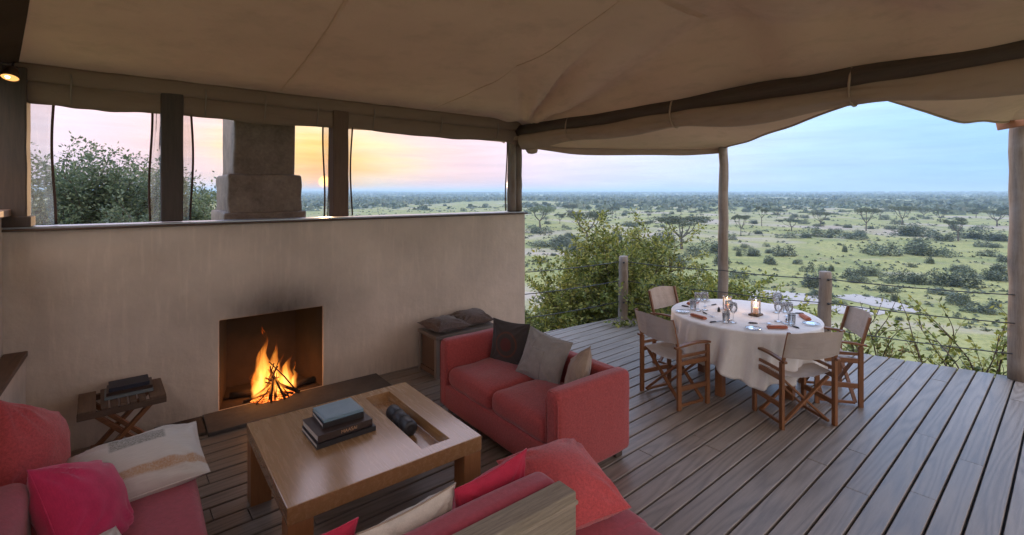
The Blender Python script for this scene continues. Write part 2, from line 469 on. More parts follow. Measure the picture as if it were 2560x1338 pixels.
BLACKM = m_plain('black_metal', (0.02, 0.02, 0.022), 0.4)
STEEL = m_plain('brushed_steel', (0.55, 0.55, 0.56), 0.25, 1.0)
CABLE = m_plain('steel_cable', (0.06, 0.06, 0.065), 0.45, 0.6)
GLASSM = m_clear('drinking_glass', (0.985, 0.99, 0.995), 0.05, 0.0)
PLASTIC = m_clear('clear_vinyl', (0.86, 0.84, 0.82), 0.16, 0.03)

def m_plaster():
    t = NT('limewashed_plaster'); o = t.coord()
    col = (0.71, 0.595, 0.49)
    a = t.noise(o, 1.1, 5, 0.6); b = t.noise(t.mapp(o, (6, 6, 0.7)), 3.0, 5, 0.65); c3 = t.noise(o, 26, 4, 0.6)
    c = t.mix(t.ramp(a, [(0.3, (0, 0, 0)), (0.7, (1, 1, 1))]), scl(col, 0.80), scl(col, 1.12))
    c = t.mix(t.ramp(b, [(0.52, (0, 0, 0)), (0.8, (0.45, 0.45, 0.45))]), c, scl(col, 1.3))
    c = t.mix(t.ramp(c3, [(0.62, (0, 0, 0)), (0.8, (0.3, 0.3, 0.3))]), c, scl(col, 0.7))
    sp = t.n('ShaderNodeSeparateXYZ', Vector=o).outputs
    # soot licked up above the fireplace mouth, damp marks along the foot
    dx = t.math('MULTIPLY', t.math('SUBTRACT', sp[0], 1.10), 2.1); dx2 = t.math('MULTIPLY', dx, dx)
    dz = t.math('MULTIPLY', t.math('SUBTRACT', sp[2], 0.88), 3.6); dz2 = t.math('MULTIPLY', dz, dz)
    g = t.math('POWER', 2.718, t.math('MULTIPLY', t.math('ADD', dx2, dz2), -1.0))
    g = t.math('MULTIPLY', g, t.math('MULTIPLY_ADD', t.noise(t.mapp(o, (3, 3, 1.2)), 2.0, 4, 0.6), 0.7, 0.55))
    c = t.mix(g, c, (0.07, 0.058, 0.05, 1))
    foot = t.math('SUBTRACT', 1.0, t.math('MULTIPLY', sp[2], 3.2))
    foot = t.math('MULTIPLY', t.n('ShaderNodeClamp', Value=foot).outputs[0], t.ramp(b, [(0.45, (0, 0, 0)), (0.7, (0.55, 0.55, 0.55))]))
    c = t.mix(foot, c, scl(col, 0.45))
    h = t.math('ADD', t.math('MULTIPLY', t.noise(o, 7, 4, 0.55), 1.0), t.math('MULTIPLY', c3, 0.25))
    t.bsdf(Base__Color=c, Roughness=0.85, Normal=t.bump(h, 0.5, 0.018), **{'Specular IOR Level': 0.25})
    return t.done()
PLASTER = m_plaster()

def m_fireclay():
    t = NT('sooty_firebrick'); o = t.coord(); a = t.noise(o, 6, 5, 0.65)
    sp = t.n('ShaderNodeSeparateXYZ', Vector=o).outputs
    soot = t.math('ADD', t.math('MULTIPLY', sp[2], 1.9), t.math('MULTIPLY_ADD', t.noise(o, 3.5, 4, 0.6), 0.9, -0.60))
    c = t.mix(a, (0.035, 0.021, 0.015, 1), (0.10, 0.058, 0.04, 1))
    c = t.mix(t.n('ShaderNodeClamp', Value=soot).outputs[0], c, (0.012, 0.010, 0.009, 1))
    t.bsdf(Base__Color=c, Roughness=0.95, Normal=t.bump(a, 0.4, 0.02))
    return t.done()
FIRECLAY = m_fireclay()

def m_stone(name, c1, c2, sc=5):
    t = NT(name); o = t.coord(); a = t.noise(o, sc, 6, 0.65); b = t.noise(o, sc * 7, 4, 0.6)
    f = t.math('ADD', t.math('MULTIPLY', a, 0.7), t.math('MULTIPLY', b, 0.3))
    t.bsdf(Base__Color=t.ramp(f, [(0.3, c1), (0.7, c2)]), Roughness=0.85, Normal=t.bump(f, 0.6, 0.02))
    return t.done()
STONE = m_stone('chimney_stone', (0.15, 0.105, 0.08), (0.36, 0.27, 0.21))
SLATE = m_stone('hearth_slate', (0.055, 0.047, 0.044), (0.125, 0.11, 0.10), 3)

# ------------------------------------------------------------------ the land
def smooth01(t): t = max(0.0, min(1.0, t)); return t * t * (3 - 2 * t)
_XC = [(-60, 14.0), (-8, 10.0), (0, 8.1), (5, 6.7), (7, 5.4), (9, 3.9), (14, 2.6), (22, 2.6), (40, 4.0), (90, 9.0), (200, 20.0)]
def xc(y):
    if y <= _XC[0][0]: return _XC[0][1]
    for (y0, x0), (y1, x1) in zip(_XC, _XC[1:]):
        if y <= y1: return x0 + (x1 - x0) * (y - y0) / (y1 - y0)
    return _XC[-1][1]
PLAIN = -10.0
def ground_z(x, y):
    s = x - xc(y)
    top = -0.55 + 0.35 * mnoise.noise(Vector((x * 0.12, y * 0.12, 3)))
    if s < 0: z = top - 0.5 * smooth01(1 + s / 3.0)
    else:
        k = smooth01((s + 4) / 34.0) ; k0 = smooth01(4 / 34.0)
        z = (top - 0.5) + (PLAIN - (top - 0.5)) * max(0, (k - k0) / (1 - k0))
    d = math.hypot(x, y)
    z += 0.25 * mnoise.noise(Vector((x * 0.05, y * 0.05, 7))) * smooth01((d - 15) / 30)
    # low wooded ridges far off
    if d > 900:
        az = math.degrees(math.atan2(y, x))
        ridge = 10 * smooth01((d - 1200) / 2500) + 8 * smooth01((d - 2600) / 2600) * (0.5 + mnoise.noise(Vector((az * 0.045, 0.3, 1))))
        ridge += 8 * smooth01((d - 3500) / 2000) * smooth01((az - 55) / 25)
        z += ridge + 3.0 * mnoise.noise(Vector((x * 0.0015, y * 0.0015, 2)))
    return z

def build_ground():
    rings = [0.0]; r = 3.0
    while r < 7000: rings.append(r); r *= 1.055 if r < 400 else 1.09
    rings.append(7000.0)
    na = 220
    vs = [(0, 0, ground_z(0, 0))]
    for r in rings[1:]:
        for k in range(na):
            a = 2 * math.pi * k / na
            x, y = r * math.cos(a), r * math.sin(a); vs.append((x, y, ground_z(x, y)))
    fs = [(0, 1 + k, 1 + (k + 1) % na) for k in range(na)]
    for i in range(len(rings) - 2):
        b = 1 + i * na
        for k in range(na):
            k2 = (k + 1) % na
            fs.append((b + k, b + na + k, b + na + k2, b + k2))
    t = NT('savanna_ground'); o = t.coord()
    a = t.noise(o, 0.02, 6, 0.6, 0.5); b = t.noise(o, 0.11, 5, 0.6, 0.3); c = t.noise(o, 1.3, 5, 0.7); e = t.noise(o, 9.0, 3, 0.6)
    grass = t.mix(a, (0.275, 0.275, 0.095, 1), (0.40, 0.37, 0.15, 1))
    grass = t.mix(t.ramp(b, [(0.42, (0, 0, 0)), (0.62, (0.8, 0.8, 0.8))]), grass, (0.19, 0.215, 0.085, 1))
    grass = t.mix(t.ramp(c, [(0.46, (0, 0, 0)), (0.68, (0.75, 0.75, 0.75))]), grass, (0.125, 0.15, 0.055, 1))
    grass = t.mix(t.ramp(e, [(0.5, (0, 0, 0)), (0.8, (0.5, 0.5, 0.5))]), grass, (0.38, 0.36, 0.17, 1))
    bare = t.ramp(t.noise(t.mapp(o, (0.02, 0.02, 0.02), (0, 0, R(30)), (3, 1, 0)), 1.4, 6, 0.62, 0.8), [(0.50, (0, 0, 0)), (0.64, (0.85, 0.85, 0.85))])
    pk = t.ramp(t.noise(o, 0.16, 6, 0.7, 0.6), [(0.56, (0, 0, 0)), (0.70, (0.5, 0.5, 0.5))])
    grass = t.mix(pk, grass, (0.30, 0.25, 0.17, 1))
    col = t.mix(bare, grass, t.mix(c, (0.34, 0.27, 0.22, 1), (0.46, 0.39, 0.33, 1)))
    t.bsdf(Base__Color=col, Roughness=0.95, Normal=t.bump(t.math('ADD', c, t.math('MULTIPLY', e, 0.4)), 0.6, 0.15), **{'Specular IOR Level': 0.1})
    me = MB().add(vs, fs).mesh('ground', t.done(), smooth=True)
    struct(link('ground', me), 'green savanna plain falling away below the deck')
build_ground()

# pale dry pans in the grass below the deck
def pan(pts, label):
    cx = sum(p[0] for p in pts) / len(pts); cy = sum(p[1] for p in pts) / len(pts)
    n = 120; ring = []
    m = len(pts)
    for k in range(n):
        f = k / n * m; i = int(f); u = f - i
        p0, p1, p2, p3 = [Vector(pts[(i + q) % m]) for q in (-1, 0, 1, 2)]
        p = 0.5 * ((2 * p1) + (p2 - p0) * u + (2 * p0 - 5 * p1 + 4 * p2 - p3) * u * u + (3 * p1 - p0 - 3 * p2 + p3) * u ** 3)
        w = 1 + 0.16 * mnoise.noise(Vector((p.x * 0.5, p.y * 0.5, 5))) + 0.12 * mnoise.noise(Vector((p.x * 1.6, p.y * 1.6, 2)))
        ring.append((cx + (p.x - cx) * w, cy + (p.y - cy) * w))
    vs = []; fs = []; L = [1.0, 0.8, 0.55, 0.3]
    for l in L: vs += [(cx + (x - cx) * l, cy + (y - cy) * l) for x, y in ring]
    vs.append((cx, cy))
    vs = [(x, y, ground_z(x, y) + (0.16 if i >= n else 0.05)) for i, (x, y) in enumerate(vs)]
    for j in range(len(L) - 1):
        for k in range(n): fs.append((j * n + k, j * n + (k + 1) % n, (j + 1) * n + (k + 1) % n, (j + 1) * n + k))
    for k in range(n): fs.append(((len(L) - 1) * n + k, (len(L) - 1) * n + (k + 1) % n, len(vs) - 1))
    struct(MB().add(vs, fs).build('dry_pan', PAN, smooth=True), label)
def m_pan():
    t = NT('pale_dry_sand'); o = t.coord(); a = t.noise(o, 0.35, 5, 0.65)
    t.bsdf(Base__Color=t.mix(a, (0.30, 0.265, 0.23, 1), (0.46, 0.42, 0.38, 1)), Roughness=0.8, Normal=t.bump(t.noise(o, 3, 4), 0.3, 0.05))
    return t.done()
PAN = m_pan()
pan([(55.0, 30.5), (60.5, 27.6), (63.0, 23.6), (60.0, 20.2), (56.0, 21.0), (52.5, 24.6), (51.5, 28.0)], 'pale dry pan in the grass behind the dining table')
pan([(64.0, 21.0), (67.5, 19.2), (66.6, 16.4), (64.6, 14.2), (62.6, 13.0), (61.6, 14.4), (62.2, 17.5)], 'pale dry pan in the grass beyond the railing')
pan([(57.6, 19.4), (60.0, 17.2), (59.6, 15.0), (57.0, 15.4), (55.0, 17.8)], 'small bare earth patch below the dry pan')

# ------------------------------------------------------------------ deck
DECK_ROT = 2.3
def build_deck():
    dk = MB()
    # dark under-frame: solid slab, closed to stop light leaking up between the boards
    out = [(-0.80, -2.6), (8.72, -2.6), (7.66, 0.75), (6.30, 5.08), (4.30, 5.26), (-0.80, 5.26)]
    n = len(out)
    vs = [(x, y, -0.032) for x, y in out] + [(x, y, -0.20) for x, y in out]
    dk.add(vs, [tuple(range(n)), tuple(range(2 * n - 1, n - 1, -1))] + [(i, n + i, n + (i + 1) % n, (i + 1) % n) for i in range(n)])
    for x, y in ((4.4, 5.1), (6.15, 4.9), (7.5, 0.9), (8.4, -2.3), (-0.6, 0.0), (4.2, 0.0), (6.6, 2.8)):
        dk.box((x, y, -1.3), (0.16, 0.16, 2.2))
    deck = struct(dk.build('deck', m_plain('deck_underframe', (0.02, 0.017, 0.015), 0.9)), 'grey weathered timber deck')
    c, s = math.cos(R(DECK_ROT)), math.sin(R(DECK_ROT))
    loc = lambda x, y: (x * c + y * s, -x * s + y * c)
    def cut(p, q, y):           # local x where the line p-q meets local y
        return p[0] + (q[0] - p[0]) * (y - p[1]) / (q[1] - p[1])
    L0, L1 = loc(-0.80, -3), loc(-0.80, 6)
    nx, ny = 0.953, 0.303
    R0, R1 = loc(8.75 + nx * 0.02, -2.75), loc(6.30 + nx * 0.07, 5.04 + ny * 0.07)
    R0 = (R1[0] + (loc(7.6 + nx * 0.11, 0.73 + ny * 0.11)[0] - R1[0]) * 2, R1[1] + (loc(7.6 + nx * 0.11, 0.73 + ny * 0.11)[1] - R1[1]) * 2)
    T0, T1 = loc(4.2, 5.30), loc(6.42, 5.15)
    rng = random.Random(4)
    pitch, bw = 0.1525, 0.1372
    k = int(-2.7 / pitch)
    while True:
        y0 = k * pitch; y1 = y0 + bw; k += 1
        if y0 > 5.15: break
        if y1 < -2.9: continue
        yt = min(y1, 5.30)
        xl0, xl1 = cut(L0, L1, y0), cut(L0, L1, yt)
        xr0, xr1 = cut(R0, R1, y0), cut(R0, R1, yt)
        # the last boards are trimmed by the back edge
        tx = lambda y: T0[0] + (T1[0] - T0[0]) * (y - T0[1]) / (T1[1] - T0[1])
        if yt > T1[1]: xr1 = min(xr1, tx(yt))
        if y0 > T1[1]: xr0 = min(xr0, tx(y0))
        joints = []; x = xl0 + rng.uniform(0.8, 3.2)
        while x < min(xr0, xr1) - 0.5: joints.append(x); x += rng.choice((2.4, 3.0, 3.6)) + rng.uniform(-.2, .2)
        xs = [(xl0, xl1)] + [(q, q) for q in joints] + [(xr0, xr1)]
        for (a0, a1), (b0, b1) in zip(xs, xs[1:]):
            g = 0.0022; dz = rng.uniform(-0.002, 0.001); ch = 0.004
            a0 += g; a1 += g; b0 -= g; b1 -= g
            vs = [(a0, y0, -0.03), (b0, y0, -0.03), (b1, yt, -0.03), (a1, yt, -0.03),
                  (a0, y0, dz - ch), (b0, y0, dz - ch), (b1, yt, dz - ch), (a1, yt, dz - ch),
                  (a0 + ch * .4, y0 + ch, dz), (b0 - ch * .4, y0 + ch, dz), (b1 - ch * .4, yt - ch, dz), (a1 + ch * .4, yt - ch, dz)]
            fs = [(0, 3, 2, 1), (8, 9, 10, 11)]
            for q in range(4):
                q2 = (q + 1) % 4
                fs += [(q, q2, 4 + q2, 4 + q), (4 + q, 4 + q2, 8 + q2, 8 + q)]
            b = MB().add(vs, fs).build('board', BOARD, deck)
            b.rotation_euler = (0, 0, R(DECK_ROT))
build_deck()

# ------------------------------------------------------------------ fireplace wall
WY = 5.17
FX0, FX1, FZ0, FZ1 = 0.60, 1.53, 0.03, 0.865
def build_wall():
    w = thing('fireplace_wall', 'low cream plastered wall with an open fireplace', 'wall', (0, 0, 0))
    X0, X1, T, H = -0.86, 4.27, 0.24, 1.755
    mb = MB()
    # front face cut round the fireplace mouth, thickened
    def slab(x0, x1, z0, z1): mb.box(((x0 + x1) / 2, WY + T / 2, (z0 + z1) / 2), (x1 - x0, T, z1 - z0))
    xs = [X0, FX0, FX1, X1]; zs = [-0.4, FZ0, FZ1, H]
    vs = []; fs = []
    for yy in (WY, WY + T):
        for z in zs:
            for x in xs: vs.append((x, yy, z))
    def idx(f, j, i): return f * 16 + j * 4 + i
    for f in (0, 1):
        for j in range(3):
            for i in range(3):
                if i == 1 and j == 1: continue
                q = (idx(f, j, i), idx(f, j, i + 1), idx(f, j + 1, i + 1), idx(f, j + 1, i))
                fs.append(q if f == 0 else q[::-1])
    for i in range(3):
        fs.append((idx(0, 3, i), idx(0, 3, i + 1), idx(1, 3, i + 1), idx(1, 3, i)))
        fs.append((idx(0, 0, i + 1), idx(0, 0, i), idx(1, 0, i), idx(1, 0, i + 1)))
        fs.append((idx(0, i, 3), idx(1, i, 3), idx(1, i + 1, 3), idx(0, i + 1, 3)))
        fs.append((idx(0, i, 0), idx(0, i + 1, 0), idx(1, i + 1, 0), idx(1, i, 0)))
    fs += [(idx(0, 1, 1), idx(0, 2, 1), idx(1, 2, 1), idx(1, 1, 1)), (idx(0, 1, 2), idx(1, 1, 2), idx(1, 2, 2), idx(0, 2, 2)),
           (idx(0, 2, 1), idx(0, 2, 2), idx(1, 2, 2), idx(1, 2, 1)), (idx(0, 1, 1), idx(1, 1, 1), idx(1, 1, 2), idx(0, 1, 2))]
    mb.add(vs, fs); mb.build('wall_body', PLASTER, w, bevel=0.008, seg=2)
    # firebox: side cheeks splay inwards
    fb = MB(); y0, y1 = WY + 0.012, WY + 0.56
    a = [(FX0 + .003, y0), (FX1 - .003, y0), (FX1 - 0.13, y1), (FX0 + 0.13, y1)]
    vs = [(x, y, FZ0 + .002) for x, y in a] + [(x, y, FZ1 - .003) for x, y in a]
    fb.add(vs, [(0, 1, 2, 3), (1, 2, 6, 5), (2, 3, 7, 6), (3, 0, 4, 7), (4, 5, 6, 7)])
    fb.build('firebox', FIRECLAY, w)
    # cap along the top: dark board with a pale metal drip edge
    MB().box(((X0 + X1) / 2, WY + 0.10, H + 0.010), (X1 - X0 + .03, 0.29, 0.018)).build('cap_board', OLDWOODX, w, bevel=0.004)
    MB().box(((X0 + X1) / 2, WY + 0.115, H + 0.026), (X1 - X0, 0.24, 0.012)).build('sill_strip', m_plain('zinc_strip', (0.42, 0.43, 0.45), 0.35, 0.7), w)
    # hearth
    h = MB()
    h.box((1.29, 4.955, 0.016), (1.64, 0.43, 0.034))
    hearth = h.build('hearth_slab', SLATE, w, bevel=0.006)
    MB().box((0.29, 4.98, 0.012), (0.345, 0.372, 0.026)).build('dark_floor_strip', DARKWOOD, w, bevel=0.004)  # low dark strip on the floor, left of the hearth
    br = MB()
    br.box((0.53, WY + 0.435, 0.42), (0.12, 0.37, 1.64)); br.box((1.60, WY + 0.435, 0.42), (0.12, 0.37, 1.64))
    br.box((1.065, WY + 0.60, 0.42), (0.94, 0.05, 1.64)); br.box((1.065, WY + 0.41, 1.05), (0.94, 0.32, 0.37))
    br.build('chimney_breast', STONE, w)
    return w
build_wall()

def build_left_wall():
    w = thing('side_wall', 'plastered side wall with a timber capped ledge beside the sofa', 'wall', (0, 0, 0))
    MB().box((-0.89, 2.3, 0.72), (0.20, 5.74, 2.30)).build('wall_body', PLASTER, w, bevel=0.01)
    MB().box((-0.728, 2.28, 0.19), (0.122, 5.77, 1.22)).build('ledge', PLASTER, w, bevel=0.01)
    MB().box((-0.722, 2.28, 0.823), (0.13, 5.77, 0.04)).build('ledge_board', OLDWOOD, w, bevel=0.004)
    MB().box((-0.89, 2.28, 1.90), (0.30, 5.70, 0.05)).build('cap_rail', m_wood('pale_rail', (0.25, 0.15, 0.10), (0.45, 0.30, 0.22), 'y', 1.0, 0.5), w, bevel=0.006)
build_left_wall()

# ------------------------------------------------------------------ posts
def square_post(name, label, x, y, z0, z1, w, mat, lean=0.0):
    t = thing(name, label, 'post', (x, y, z0))
    mb = MB(); n = 8
    rng = random.Random(int(x * 100) + 7)
    vs = []
    for i in range(n + 1):
        f = i / n; k = 1 + 0.03 * rng.uniform(-1, 1)
        for (a, b) in ((-1, -1), (1, -1), (1, 1), (-1, 1)):
            vs.append((a * w / 2 * k + lean * (1 - f), b * w / 2 * k, f * (z1 - z0)))
    fs = [(0, 3, 2, 1), tuple(4 * n + q for q in range(4))]
    for i in range(n):
        for q in range(4): fs.append((4 * i + q, 4 * i + (q + 1) % 4, 4 * i + 4 + (q + 1) % 4, 4 * i + 4 + q))
    mb.add(vs, fs).build('shaft', mat, t, bevel=0.010)
    return t
G = 'posts standing on the fireplace wall'
p = square_post('tent_post', 'dark squared timber post in the corner of the side wall', -0.755, WY + 0.06, 1.79, 3.0, 0.19, DARKWOOD)
MB().box((0, 0, 0.04), (0.24, 0.22, 0.08)).build('foot_block', DARKWOOD, p, bevel=0.006)
p = square_post('tent_post', 'dark squared timber post left of the chimney on the wall', 0.245, WY + 0.08, 1.795, 3.0, 0.165, DARKWOOD)
p = square_post('tent_post', 'brown squared timber post right of the chimney on the wall', 1.72, WY + 0.08, 1.795, 3.0, 0.165, m_wood('brown_post_wood', (0.09, 0.05, 0.03), (0.19, 0.11, 0.07), 'z', 0.8, 0.6, 0.3))
for o in bpy.data.objects:
    if o.get('category') == 'post': o['group'] = G

def round_pole(name, label, cat, x, y, z0, z1, r0, r1, group=None, seed=1, bend=0.0):
    t = thing(name, label, cat, (x, y, z0), 0, group)
    rng = random.Random(seed); n = 14; pts = []; rs = []
    for i in range(n + 1):
        f = i / n
        pts.append((bend * math.sin(f * 3.1) + 0.006 * rng.uniform(-1, 1), bend * 0.4 * math.sin(f * 4) + 0.006 * rng.uniform(-1, 1), f * (z1 - z0)))
        rs.append((r0 + (r1 - r0) * f) * (1 + 0.03 * rng.uniform(-1, 1)))
    rs[-1] *= 0.94
    MB().tube(pts, rs, 14, True, 0.02, rng).build('shaft', POLE, t, smooth=True)
    return t
# the corner post is a pair of poles strapped together
t = thing('corner_post', 'pair of round poles strapped together at the open end of the wall', 'post', (4.175, WY + 0.1, 1.79))
for dx, dy, r in ((-0.06, 0.0, 0.062), (0.055, 0.02, 0.066)):
    rng = random.Random(9)
    MB().tube([(dx + 0.004 * rng.uniform(-1, 1), dy, z * 0.125) for z in range(11)], [r * (1 + 0.02 * rng.uniform(-1, 1)) for _ in range(11)], 14).build('pole', POLE, t, smooth=True)
MB().lathe([(0.135, 0), (0.138, 0.03), (0.135, 0.06)], 24, (0, 0.01, 0.98)).build('strap', CANVAS_D, t, smooth=True)

round_pole('canopy_post', 'tall slim round pole behind the dining table', 'post', 6.70, 3.60, 0.0, 2.86, 0.074, 0.062, 'poles carrying the canopy', 3, 0.012)
round_pole('canopy_post', 'tall thick round pole at the corner of the railing beside the fascia plank', 'post', 7.62, 0.72, 0.0, 2.92, 0.092, 0.082, 'poles carrying the canopy', 5, 0.01)
def rail_post(label, x, y, seed):
    t = round_pole('railing_post', label, 'post', x, y, -0.35, 1.02, 0.078, 0.074, 'short posts of the railing', seed, 0.004)
    for z in (0.93, 0.62, 0.29):
        MB().lathe([(0.012, -0.012), (0.02, 0), (0.012, 0.012)], 8, (-0.062, -0.062, z + 0.35)).build('cable_eye', CABLE, t, smooth=True)
    return t
rail_post('short round railing post at the back corner of the deck beside the bush', 6.21, 5.02, 11)
rail_post('short round railing post behind the dining table edge', 7.07, 2.42, 12)

# ------------------------------------------------------------------ cables
def cable(label, pts, z, group, seed):
    pp = []
    for a, b in zip(pts, pts[1:]):
        for i in range(8):
            f = i / 8; sag = -0.018 * 4 * f * (1 - f)
            pp.append((a[0] + (b[0] - a[0]) * f, a[1] + (b[1] - a[1]) * f, z + sag))
    pp.append((pts[-1][0], pts[-1][1], z))
    tag(MB().tube(pp, 0.0062, 6).build('railing_cable', CABLE, None, smooth=True), label, 'cable', group)
for nm, z in (('top', 0.935), ('middle', 0.625), ('bottom', 0.29)):
    cable(nm + ' steel cable of the railing from the wall end to the back corner post', [(4.26, 5.20), (6.21, 5.05)], z, 'railing cables', 1)
    cable(nm + ' steel cable of the railing along the open side of the deck', [(6.24, 5.0), (6.62, 3.57), (7.03, 2.40), (7.56, 0.72)], z, 'railing cables', 2)
    cable(nm + ' steel cable of the railing running on past the thick canopy pole', [(7.64, 0.70), (8.6, -2.4)], z, 'railing cables', 3)

# ------------------------------------------------------------------ chimney
def build_chimney():
    t = thing('chimney', 'square stone chimney stack rising behind the fireplace wall', 'chimney', (1.06, 5.98, 0))
    def shaft(name, x0, x1, y0, y1, z0, z1, seed):
        mb = MB(); rng = random.Random(seed)
        m = softbox((x1 - x0, y1 - y0, z1 - z0), 0.025, STONE, name, t, ((x0 + x1) / 2, (y0 + y1) / 2, (z0 + z1) / 2), n=14, amp=0.014, nscale=7, seed=seed)
    shaft('plinth', -0.385, 0.395, -0.165, 0.50, -0.8, 1.86, 1)
    shaft('plinth_front', -0.385, 0.395, -0.50, -0.10, 1.25, 1.855, 5)
    shaft('shoulder', -0.345, 0.355, -0.47, 0.47, 1.83, 2.24, 2)
    shaft('stack', -0.285, 0.295, -0.42, 0.43, 2.22, 4.6, 3)
    shaft('coping', -0.36, 0.37, -0.50, 0.50, 4.58, 4.72, 4)
build_chimney()

# ------------------------------------------------------------------ tent roof
EX0, EX1 = -0.76, 4.22
RIDGE_Y, RIDGE_Z, SLOPE = 2.06, 3.455, 0.127
def smin(a, b, k=0.06):
    h = max(0.0, min(1.0, 0.5 + 0.5 * (b - a) / k)); return b * (1 - h) + a * h - k * h * (1 - h)
def roof_z(x, y):
    z1 = 3.055 + SLOPE * (WY - y)
    z2 = RIDGE_Z - 0.135 * (RIDGE_Y - y)
    z3 = 2.985 + 0.80 * (EX1 - x)
    z4 = 3.03 + 0.75 * (x - EX0)
    z = smin(smin(z1, z2, 0.012), smin(z3, z4, 0.02), 0.03)
    # sag between ridge and eaves
    if y > RIDGE_Y: z -= 0.075 * math.sin(math.pi * max(0, min(1, (WY - y) / (WY - RIDGE_Y))))
    else: z -= 0.09 * math.sin(math.pi * max(0, min(1, (RIDGE_Y - y) / 3.2)))
    # tension folds running out of the open corner
    dx, dy = EX1 - x, WY - y; rho = math.hypot(dx, dy)
    if rho > 0.02:
        th = math.atan2(dy, dx)
        f = (0.5 - abs(math.sin(th * 11 + 0.5 * mnoise.noise(Vector((rho * 0.8, th * 2, 0)))))) * math.exp(-((th - 1.24) / 0.36) ** 2)
        z += 0.24 * f * smooth01(rho / 0.7) * smooth01((3.6 - rho) / 2.2)
    # cross swags beside the end
    e = math.exp(-((x - 3.6) / 0.6) ** 2)
    z -= 0.07 * math.exp(-((x - 3.95) / 0.16) ** 2) * (0.5 + 0.5 * math.sin(y * 5.2 + 1.0))
    if y < RIDGE_Y: z += 0.055 * e * math.sin((RIDGE_Y - y) * 6.5 + 1.0 + (x - 3.5) * 1.2) * smooth01((RIDGE_Y - y) / 0.4)
    z += 0.012 * mnoise.noise(Vector((x * 1.1, y * 1.1, 4))) + 0.008 * mnoise.noise(Vector((x * 1.2 + y * 2.6, y * 1.0 - x * 3.4, 8)))
    if y > WY: z -= 0.5 * (y - WY)
    return z
def build_roof():
    t = thing('tent_roof', 'brown canvas tent roof stretched over the lounge', 'tent roof', (0, 0, 0))
    seams = [EX0, -0.62, 1.08, 2.78, EX1]
    y0, y1 = -1.06, WY + 0.42
    for a, b in zip(seams, seams[1:]):
        nu = max(3, int((b - a) / 0.045)); nv = int((y1 - y0) / 0.06)
        mb = MB().grid(lambda u, v: (a + (b - a) * u, y0 + (y1 - y0) * v, roof_z(a + (b - a) * u, y0 + (y1 - y0) * v)), nu, nv)
        mb.build('canvas_panel', CANVAS, t, smooth=True)
    for sx in seams[2:-1]:
        mb = MB(); n = 120
        vs = []
        for i in range(n + 1):
            y = RIDGE_Y + (WY - 0.03 - RIDGE_Y) * i / n + 0.001
            wob = 0.006 * mnoise.noise(Vector((y * 3, sx, 0))) + 0.10 * (y1 - y) * -0.35
            x = sx + 0.05 + wob; z = roof_z(x, y)
            vs += [(x - 0.010, y, roof_z(x - .01, y) - 0.001), (x - 0.007, y, z - 0.005), (x + 0.007, y, z - 0.005), (x + 0.010, y, roof_z(x + .01, y) - 0.001)]
        fs = [(4 * i + q, 4 * i + q + 1, 4 * i + 5 + q, 4 * i + 4 + q) for i in range(n) for q in range(3)]
        mb.add(vs, fs).build('seam', CANVAS, t, smooth=True)
    # separate dark sheet added under the left end face so it reads dark
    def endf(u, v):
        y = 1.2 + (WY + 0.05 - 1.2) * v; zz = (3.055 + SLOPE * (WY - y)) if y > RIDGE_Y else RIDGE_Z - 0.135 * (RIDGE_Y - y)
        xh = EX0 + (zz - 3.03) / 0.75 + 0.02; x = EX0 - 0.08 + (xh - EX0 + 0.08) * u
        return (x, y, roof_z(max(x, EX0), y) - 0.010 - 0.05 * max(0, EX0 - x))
    MB().grid(endf, 12, 60).build('dark_end_sheet', m_canvas('dark_end_canvas', (0.085, 0.06, 0.045), 0.03), t, smooth=True)
    # seam along the ridge
    mb = MB(); n = 90; vs = []
    for i in range(n + 1):
        x = -0.3 + 3.85 * i / n; z = roof_z(x, RIDGE_Y)
        vs += [(x, RIDGE_Y - 0.03, roof_z(x, RIDGE_Y - .03) - 0.003), (x, RIDGE_Y, z - 0.010), (x, RIDGE_Y + 0.03, roof_z(x, RIDGE_Y + .03) - 0.003)]
    mb.add(vs, [(3 * i + q, 3 * i + q + 1, 3 * i + 4 + q, 3 * i + 3 + q) for i in range(n) for q in range(2)]).build('ridge_seam', CANVAS, t, smooth=True)
build_roof()

